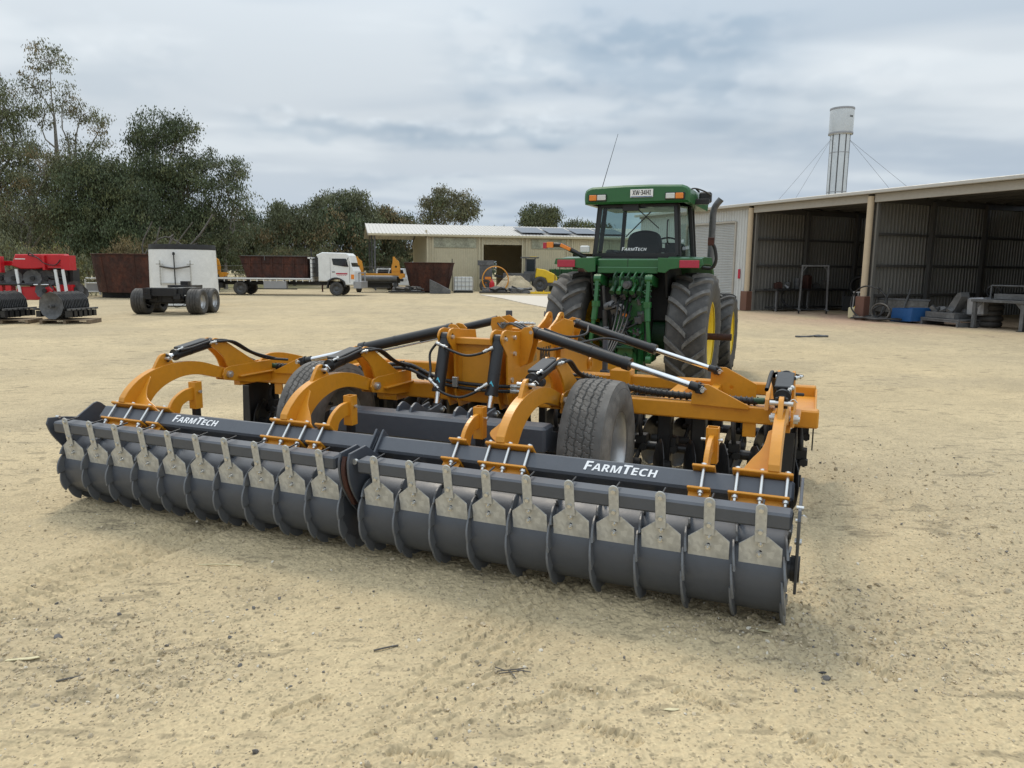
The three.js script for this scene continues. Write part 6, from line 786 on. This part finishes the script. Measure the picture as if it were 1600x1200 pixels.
// ---------- trees ----------
function tree(name, label, o) { // o: x z h, lobes [[dx,y,dz,rx,ry,rz],...], trunks, tone, seed, dens
  const r = rng(o.seed), T = thing(name, label, o.cat || 'tree', [o.x, 0, o.z], 0, o.group), wood = [], tips = [], P = [], C = [];
  const base = V(0, -0.1, 0), lean = o.lean || [0, 0], fork = V(lean[0], o.fork ?? o.h * 0.3, lean[1]);
  const tr = o.r || o.h * 0.022; const limb = (a, b, r0, r1, wob = 0.12) => { const L = a.distanceTo(b), n = 4, pts = []; for (let i = 0; i <= n; i++) { const t = i / n, p = a.clone().lerp(b, t); if (i && i < n) p.add(V((r() - 0.5) * L * wob, (r() - 0.5) * L * wob * 0.6 + Math.sin(t * 3.1) * L * 0.04, (r() - 0.5) * L * wob)); pts.push(p); } const c = new THREE.CatmullRomCurve3(pts), seg = 7, g = new THREE.TubeGeometry(c, seg, 1, 6), q = g.attributes.position; for (let i = 0; i <= seg; i++) { const ctr = c.getPointAt(i / seg), rad = lerp(r0, r1, i / seg); for (let k = 0; k <= 6; k++) { const id = i * 7 + k, v = V(q.getX(id), q.getY(id), q.getZ(id)).sub(ctr).multiplyScalar(rad).add(ctr); q.setXYZ(id, v.x, v.y, v.z); } } g.computeVertexNormals(); wood.push(g); return pts; };
  if (!o.bush) limb(base, fork, tr, tr * 0.75, 0.05);
  const leafW = o.leaf || [0.075, 0.21], tone = o.tone, tones = o.tones || [];
  for (const [dx, y, dz, rx, ry, rz] of o.lobes) {
    const c = V(dx, y, dz), vol = rx * ry * rz; if (!o.bush) limb(fork, c.clone().add(V(0, -ry * 0.3, 0)), tr * 0.5, tr * 0.14, 0.14);
    const nc = Math.max(6, Math.round((o.clumps || 14) * Math.pow(vol, 0.6)));
    for (let k = 0; k < nc; k++) {
      const a = r() * 6.283, u = r() * 2 - 1, s = Math.sqrt(1 - u * u), rad = 0.35 + 0.65 * Math.pow(r(), 0.5), e = c.clone().add(V(Math.cos(a) * s * rx * rad, u * ry * rad, Math.sin(a) * s * rz * rad));
      if (!o.bush && k % 2 === 0) limb(c.clone().add(V(0, -ry * 0.3, 0)), e, tr * 0.13, tr * 0.03, 0.2);
      const cr = (o.cr || 0.75) * (0.6 + 0.7 * r()), nl = Math.round((o.nl || 95) * 1.75 * cr * cr), ct = r(), base2 = tones.length && r() < 0.3 ? tones[Math.floor(r() * tones.length)] : tone, br = 0.95 + 0.75 * ct;
      for (let i = 0; i < nl; i++) {
        const g3 = () => (r() + r() + r() - 1.5) * 0.95, p = e.clone().add(V(g3() * cr, g3() * cr * 0.75, g3() * cr)), sc = 0.65 + 0.7 * r();
        const dir = V(r() - 0.5, -0.35 - r() * (o.droop ?? 0.7), r() - 0.5).normalize(), sd = V(r() - 0.5, (r() - 0.5) * 0.5, r() - 0.5).cross(dir).normalize().multiplyScalar(leafW[0] * sc * 0.5), tip = dir.multiplyScalar(leafW[1] * sc), A = p, M1 = p.clone().addScaledVector(tip, 0.45), B = p.clone().add(tip);
        for (const v of [A, M1.clone().add(sd), B, A, B, M1.clone().sub(sd)]) P.push(v.x, v.y, v.z);
        const q = br * (0.7 + 0.6 * r()); for (let k2 = 0; k2 < 6; k2++) C.push(base2[0] * q * 1.14, base2[1] * q * 1.08, base2[2] * q * 0.84);
      }
    }
  }
  if (wood.length) part(o.bush ? 'stems' : 'trunk', wood, 'bark', T);
  const g = new THREE.BufferGeometry(); g.setAttribute('position', new THREE.Float32BufferAttribute(P, 3)); g.setAttribute('color', new THREE.Float32BufferAttribute(C, 3)); g.computeVertexNormals(); g.setAttribute('uv', new THREE.Float32BufferAttribute(new Float32Array(P.length / 3 * 2), 2));
  const m = new THREE.Mesh(g, MAT.leaf); m.name = o.bush ? 'foliage' : 'crown'; m.castShadow = m.receiveShadow = true; T.add(m); return T;
}
{
  const OL = [0.075, 0.088, 0.048], DK = [0.048, 0.066, 0.038], GY = [0.095, 0.105, 0.072], BR = [0.12, 0.095, 0.055], g = 'gum trees along the left side';
  // px -> metres helper for lobes: all at the tree's own distance
  const lob = (cx, D, list) => list.map(([px, py, rx, ry, dz = 0]) => [(px - cx) * D / 1150, 1.9 + (419 + (px - 800) * 0.0088 - py) * D / 1150, dz, rx * D / 1150, ry * D / 1150, Math.max(rx, ry) * D / 1150 * 0.8]);
  const add = (name, label, px, D, h, list, o) => tree(name, label, { x: (px - 800) / 1150 * D, z: -D, h, lobes: lob(px, D, list), group: g, ...o });
  add('tall_gum_tree', 'tallest slender gum tree with pale trunk and sparse brownish crown', 118, 66, 19, [[112, 110, 34, 24], [85, 145, 26, 26], [128, 165, 20, 28], [150, 190, 22, 20], [180, 205, 20, 14], [95, 190, 24, 20], [170, 235, 20, 14], [135, 235, 18, 16]], { tone: [0.10, 0.105, 0.062], tones: [BR, OL], seed: 11, clumps: 12, cr: 0.62, nl: 75, fork: 8, r: 0.24, lean: [0.2, 0] });
  add('gum_tree', 'broad olive gum tree at the left picture edge', 20, 62, 16, [[5, 150, 40, 34], [40, 185, 30, 34], [-10, 215, 45, 40], [55, 240, 40, 38], [15, 285, 50, 42], [70, 300, 40, 36], [-20, 320, 45, 40]], { tone: OL, tones: [GY, BR], seed: 12, clumps: 13, fork: 3, r: 0.4 });
  add('gum_tree', 'olive gum with leaning bare limbs below the tall slender gum', 75, 58, 13, [[90, 270, 50, 38], [130, 265, 34, 30], [45, 340, 55, 36], [100, 335, 44, 36], [10, 370, 50, 30]], { tone: GY, tones: [OL, BR], seed: 13, clumps: 12, fork: 2.5, lean: [-1.4, 0], r: 0.3 });
  add('dense_gum_tree', 'dense dark green gum tree behind the red harrow', 165, 57, 9, [[165, 285, 55, 38], [205, 300, 50, 40], [140, 335, 46, 40], [185, 355, 55, 40], [225, 350, 50, 42], [160, 390, 50, 24]], { tone: DK, tones: [OL], seed: 14, clumps: 17, cr: 0.8, nl: 120, fork: 2, r: 0.25 });
  add('dense_gum_tree', 'dark gum tree with rounded top behind the white bin', 270, 60, 12, [[265, 215, 40, 26], [300, 215, 26, 20], [240, 235, 24, 22], [275, 265, 55, 30], [245, 300, 45, 36], [300, 300, 50, 38], [270, 345, 60, 38], [310, 365, 50, 34]], { tone: DK, tones: [OL], seed: 15, clumps: 16, cr: 0.75, nl: 110, fork: 2.5, r: 0.28 });
  add('gum_tree', 'gum tree with open hanging branches right of the rounded dark gum', 355, 61, 10, [[350, 262, 34, 22], [378, 270, 24, 18], [365, 300, 34, 22], [385, 320, 18, 16], [345, 330, 36, 26], [370, 355, 28, 20], [340, 385, 46, 24]], { tone: [0.06, 0.076, 0.045], tones: [DK, GY], seed: 16, clumps: 14, cr: 0.62, nl: 100, fork: 2.5, r: 0.2 });
  add('gum_tree', 'pale green gum behind the flatbed truck cab', 520, 84, 9, [[530, 325, 40, 24], [560, 320, 28, 20], [490, 345, 40, 24], [575, 345, 26, 20], [530, 360, 50, 24], [455, 355, 36, 22], [440, 335, 18, 14], [420, 370, 34, 24]], { tone: GY, tones: [DK, OL], seed: 17, clumps: 14, cr: 0.8, nl: 85, fork: 2, leaf: [0.10, 0.27] });
  add('gum_tree', 'small pointed gum beside the tan shed gable', 607, 88, 8, [[607, 343, 14, 16], [600, 365, 20, 16], [615, 375, 20, 14]], { tone: GY, seed: 18, clumps: 14, cr: 0.8, nl: 85, leaf: [0.10, 0.27] });
  add('gum_tree', 'brownish open gum rising behind the tan shed roof', 700, 98, 11, [[690, 312, 28, 16], [720, 318, 24, 14], [672, 328, 18, 14], [738, 330, 14, 12], [700, 338, 34, 14], [668, 348, 22, 10]], { tone: [0.10, 0.10, 0.066], tones: [BR, OL], seed: 19, clumps: 9, cr: 0.85, nl: 70, leaf: [0.11, 0.3], fork: 5 });
  add('gum_tree', 'rounded gum rising behind the solar panels', 840, 105, 10, [[842, 335, 26, 14], [825, 345, 18, 12], [858, 340, 14, 12], [840, 355, 30, 12]], { tone: [0.075, 0.09, 0.052], tones: [GY], seed: 20, clumps: 13, cr: 0.9, nl: 70, leaf: [0.11, 0.3], fork: 4 });
  add('gum_tree', 'low distant gum beside the tractor cab roof', 905, 125, 8, [[900, 357, 20, 9], [930, 362, 24, 10], [775, 362, 14, 6]], { tone: OL, seed: 21, clumps: 9, cr: 1.0, nl: 60, leaf: [0.15, 0.38], fork: 3 });
  // background belt that closes the gaps low down
  for (let i = 0; i < 9; i++) { const px = 30 + i * 72, D = 74 + (i % 3) * 7; add('belt_tree', ['leftmost', 'second', 'third', 'fourth', 'fifth', 'sixth', 'seventh', 'eighth', 'ninth'][i] + ' low tree of the dim belt behind the yard, counted from the left', px, D, 7, [[px - 20, 385, 36, 34], [px + 25, 375, 36, 34], [px, 350, 34, 24], [px + 5, 405, 50, 16]], { tone: i % 2 ? DK : [0.062, 0.072, 0.042], tones: [BR], seed: 40 + i, clumps: 9, cr: 1.0, nl: 55, leaf: [0.12, 0.32], fork: 2, group: 'trees of the belt behind the yard' }); }
  // scrub along the fence
  const sc = [[15, 40, 385, 30, 18, GY], [60, 41, 398, 26, 12, [0.12, 0.11, 0.06]], [105, 43, 405, 22, 18, [0.11, 0.115, 0.05]], [135, 46, 420, 20, 22, GY], [210, 52, 395, 30, 26, BR], [260, 53, 385, 34, 26, [0.085, 0.085, 0.045]], [360, 62, 400, 30, 18, OL], [440, 66, 405, 40, 16, [0.07, 0.08, 0.05]], [500, 66, 405, 36, 16, GY], [640, 86, 412, 40, 16, OL]];
  sc.forEach(([px, D, py, rx, ry, tone], i) => add('scrub_bush', ['grey green scrub at the left edge above the red harrow', 'dry olive scrub above the red harrow frame', 'yellow green scrub right of the red harrow', 'grey scrub by the wire fence', 'brown dry scrub behind the dark rusty tub', 'olive scrub behind the white bin', 'olive scrub behind the truck deck', 'dim scrub behind the skip on the truck', 'grey scrub behind the truck cab', 'olive scrub seen through the open bay of the tan shed'][i], px, D, 3, [[px, py, rx, ry], [px - rx * 0.6, py + 12, rx * 0.7, ry], [px + rx * 0.6, py + 14, rx * 0.7, ry]], { tone, tones: [BR, OL], seed: 70 + i, bush: true, cat: 'bush', clumps: 20, cr: 0.55, nl: 110, leaf: [0.05, 0.2], group: 'scrub along the fence' }));
  // fallen dead branches by the fence
  const r = rng(6), T = thing('dead_branches', 'bare grey fallen branches leaning by the fence behind the dark rusty tub', 'branches', [-25.3, 0, -50]); for (let i = 0; i < 11; i++) { const a = V((r() - 0.5) * 2.5, r() * 0.6, (r() - 0.5)); part('branch', [tube([a, a.clone().add(V(0.5 + r(), 0.9 + r(), 0.2)), a.clone().add(V(1.2 + 1.8 * r(), 1.6 + 2.2 * r(), 0.2)), a.clone().add(V(1.9 + 2.4 * r(), 2.0 + 2.8 * r(), 0.3))], 0.035 + 0.03 * r(), 14, 5)], 'woodGrey', T); }
}
{ // far-off wood round the paddocks: one mass, nobody could count it
  const r = rng(123), P = [], C = [];
  for (let k = 0; k < 110; k++) {
    const a = -1.75 + 3.5 * k / 109 + (r() - 0.5) * 0.02, D = 150 + r() * 40, x = Math.sin(a) * D, z = -Math.cos(a) * D, w = 4 + r() * 3, h = 5 + r() * 4.5, t = [0.07, 0.085, 0.055].map(v => v * (0.8 + 0.6 * r()));
    for (let i = 0; i < 420; i++) { const u = r() * 6.283, q = Math.sqrt(r()), y = h * (0.12 + 0.88 * r()), ww = w * (0.55 + 0.45 * Math.sin(Math.min(1, y / h) * 2.6)), cx = x + Math.cos(u) * q * ww, cz = z + Math.sin(u) * q * ww, e = V(r() - 0.5, -0.4 - r(), r() - 0.5).normalize().multiplyScalar(0.7), d = V(r() - 0.5, r() - 0.5, r() - 0.5).cross(e).normalize().multiplyScalar(0.22); for (const p of [[0, 0], [0.5, 1], [1, 0], [0, 0], [1, 0], [0.5, -1]]) P.push(cx + e.x * p[0] + d.x * p[1], y + e.y * p[0] + d.y * p[1], cz + e.z * p[0] + d.z * p[1]); const b = 0.8 + 0.7 * r(); for (let m = 0; m < 6; m++) C.push(t[0] * b, t[1] * b, t[2] * b); }
  }
  const g = new THREE.BufferGeometry(); g.setAttribute('position', new THREE.Float32BufferAttribute(P, 3)); g.setAttribute('color', new THREE.Float32BufferAttribute(C, 3)); g.setAttribute('uv', new THREE.Float32BufferAttribute(new Float32Array(P.length / 3 * 2), 2)); g.computeVertexNormals();
  const m = new THREE.Mesh(g, MAT.leaf); m.name = 'distant_wood'; m.castShadow = m.receiveShadow = true; m.userData = { kind: 'stuff', label: 'far-off low wood along the horizon behind the sheds', category: 'wood' }; scene.add(m);
}
// ---------- small litter on the ground ----------
{
  const onG = (x, z, y = 0.006) => [x, groundH(x, z) + y, z], st = (name, label, x, z, pts, r, m, cat = 'stick') => single(name, [tube(pts.map(p => V(...p)), r, 12, 6)], m, label, cat, null, onG(x, z));
  st('stick', 'dark weathered stick on the sand below the roller gap', -0.625, -3.447, [[-0.055, 0, 0.02], [0, 0.004, 0], [0.06, 0.002, -0.03]], 0.005, 'woodGrey');
  st('stick', 'thin grey stick near the pale strip of bark', -2.054, -3.161, [[-0.04, 0, 0.02], [0.01, 0.004, 0], [0.05, 0.002, -0.02]], 0.006, 'woodGrey');
  { const T = thing('twig', 'small forked dark twig in the wheel track', 'twig', onG(0, -3.249)); for (const [a, b] of [[[-0.06, 0, 0.0], [0.09, 0.006, -0.02]], [[-0.05, 0, 0.02], [0.07, 0.006, 0.0]], [[0.0, 0.003, 0], [0.03, 0.004, 0.07]], [[-0.02, 0.003, 0], [-0.07, 0.004, -0.03]], [[0.03, 0.003, -0.01], [0.1, 0.008, 0.02]]]) part('stem', [rod(V(...a), V(...b), 0.003, 5)], 'woodGrey', T); }
  single('bark_strip', [ext([[-0.075, -0.005], [-0.03, 0.0], [0.03, -0.002], [0.075, 0.01], [0.06, 0.018], [0, 0.012], [-0.07, 0.008]], 0.005).rotateX(-1.5).rotateY(0.15)], 'straw', 'pale strip of bark lying at the left edge', 'bark', null, onG(-2.359, -3.309));
  single('bark_strip', [ext([[-0.05, -0.004], [0.05, 0.0], [0.05, 0.008], [-0.03, 0.01]], 0.004).rotateX(-1.5).rotateY(-0.4)], 'straw', 'small tan bark flake near the roller\'s right end', 'bark', null, onG(1.367, -3.647));
  single('dry_leaf', [ext(curve2([[-0.04, 0], [-0.01, 0.01], [0.035, 0.004], [0.01, -0.006], [-0.04, 0]], 4), 0.002).rotateX(-1.45)], 'straw', 'pale dry leaf lying low in the middle of the sand', 'leaf', null, onG(0.71, -2.952));
  single('dry_leaf', [ext(curve2([[-0.02, 0], [-0.005, 0.007], [0.02, 0.003], [0.005, -0.005], [-0.02, 0]], 4), 0.003).rotateX(-1.4)], 'blackDull', 'small dark leaf on the sand right of the pale leaf', 'leaf', null, onG(1.489, -3.245));
  st('stick', 'straw coloured straight stick left of the roller gap', -1.852, -4.465, [[-0.14, 0, 0.0], [0, 0.004, 0], [0.14, 0.002, 0.01]], 0.004, 'straw');
  { const T = thing('rag', 'crumpled grey strap lying on the yard before the open shed', 'rag', [8.65, groundH(8.65, -21.25), -21.25]); part('cloth', [tube([V(-0.5, 0.03, 0.1), V(-0.2, 0.02, 0.05), V(0, 0.03, 0), V(0.2, 0.05, -0.05), V(0.45, 0.02, -0.1)], 0.025, 20, 6), bx(0.4, 0.05, 0.14, 0.3, 0.03, -0.05, 0, 0.2, 0, 0.02)], 'steelGrey', T); }
}
renderer.render(scene, camera);
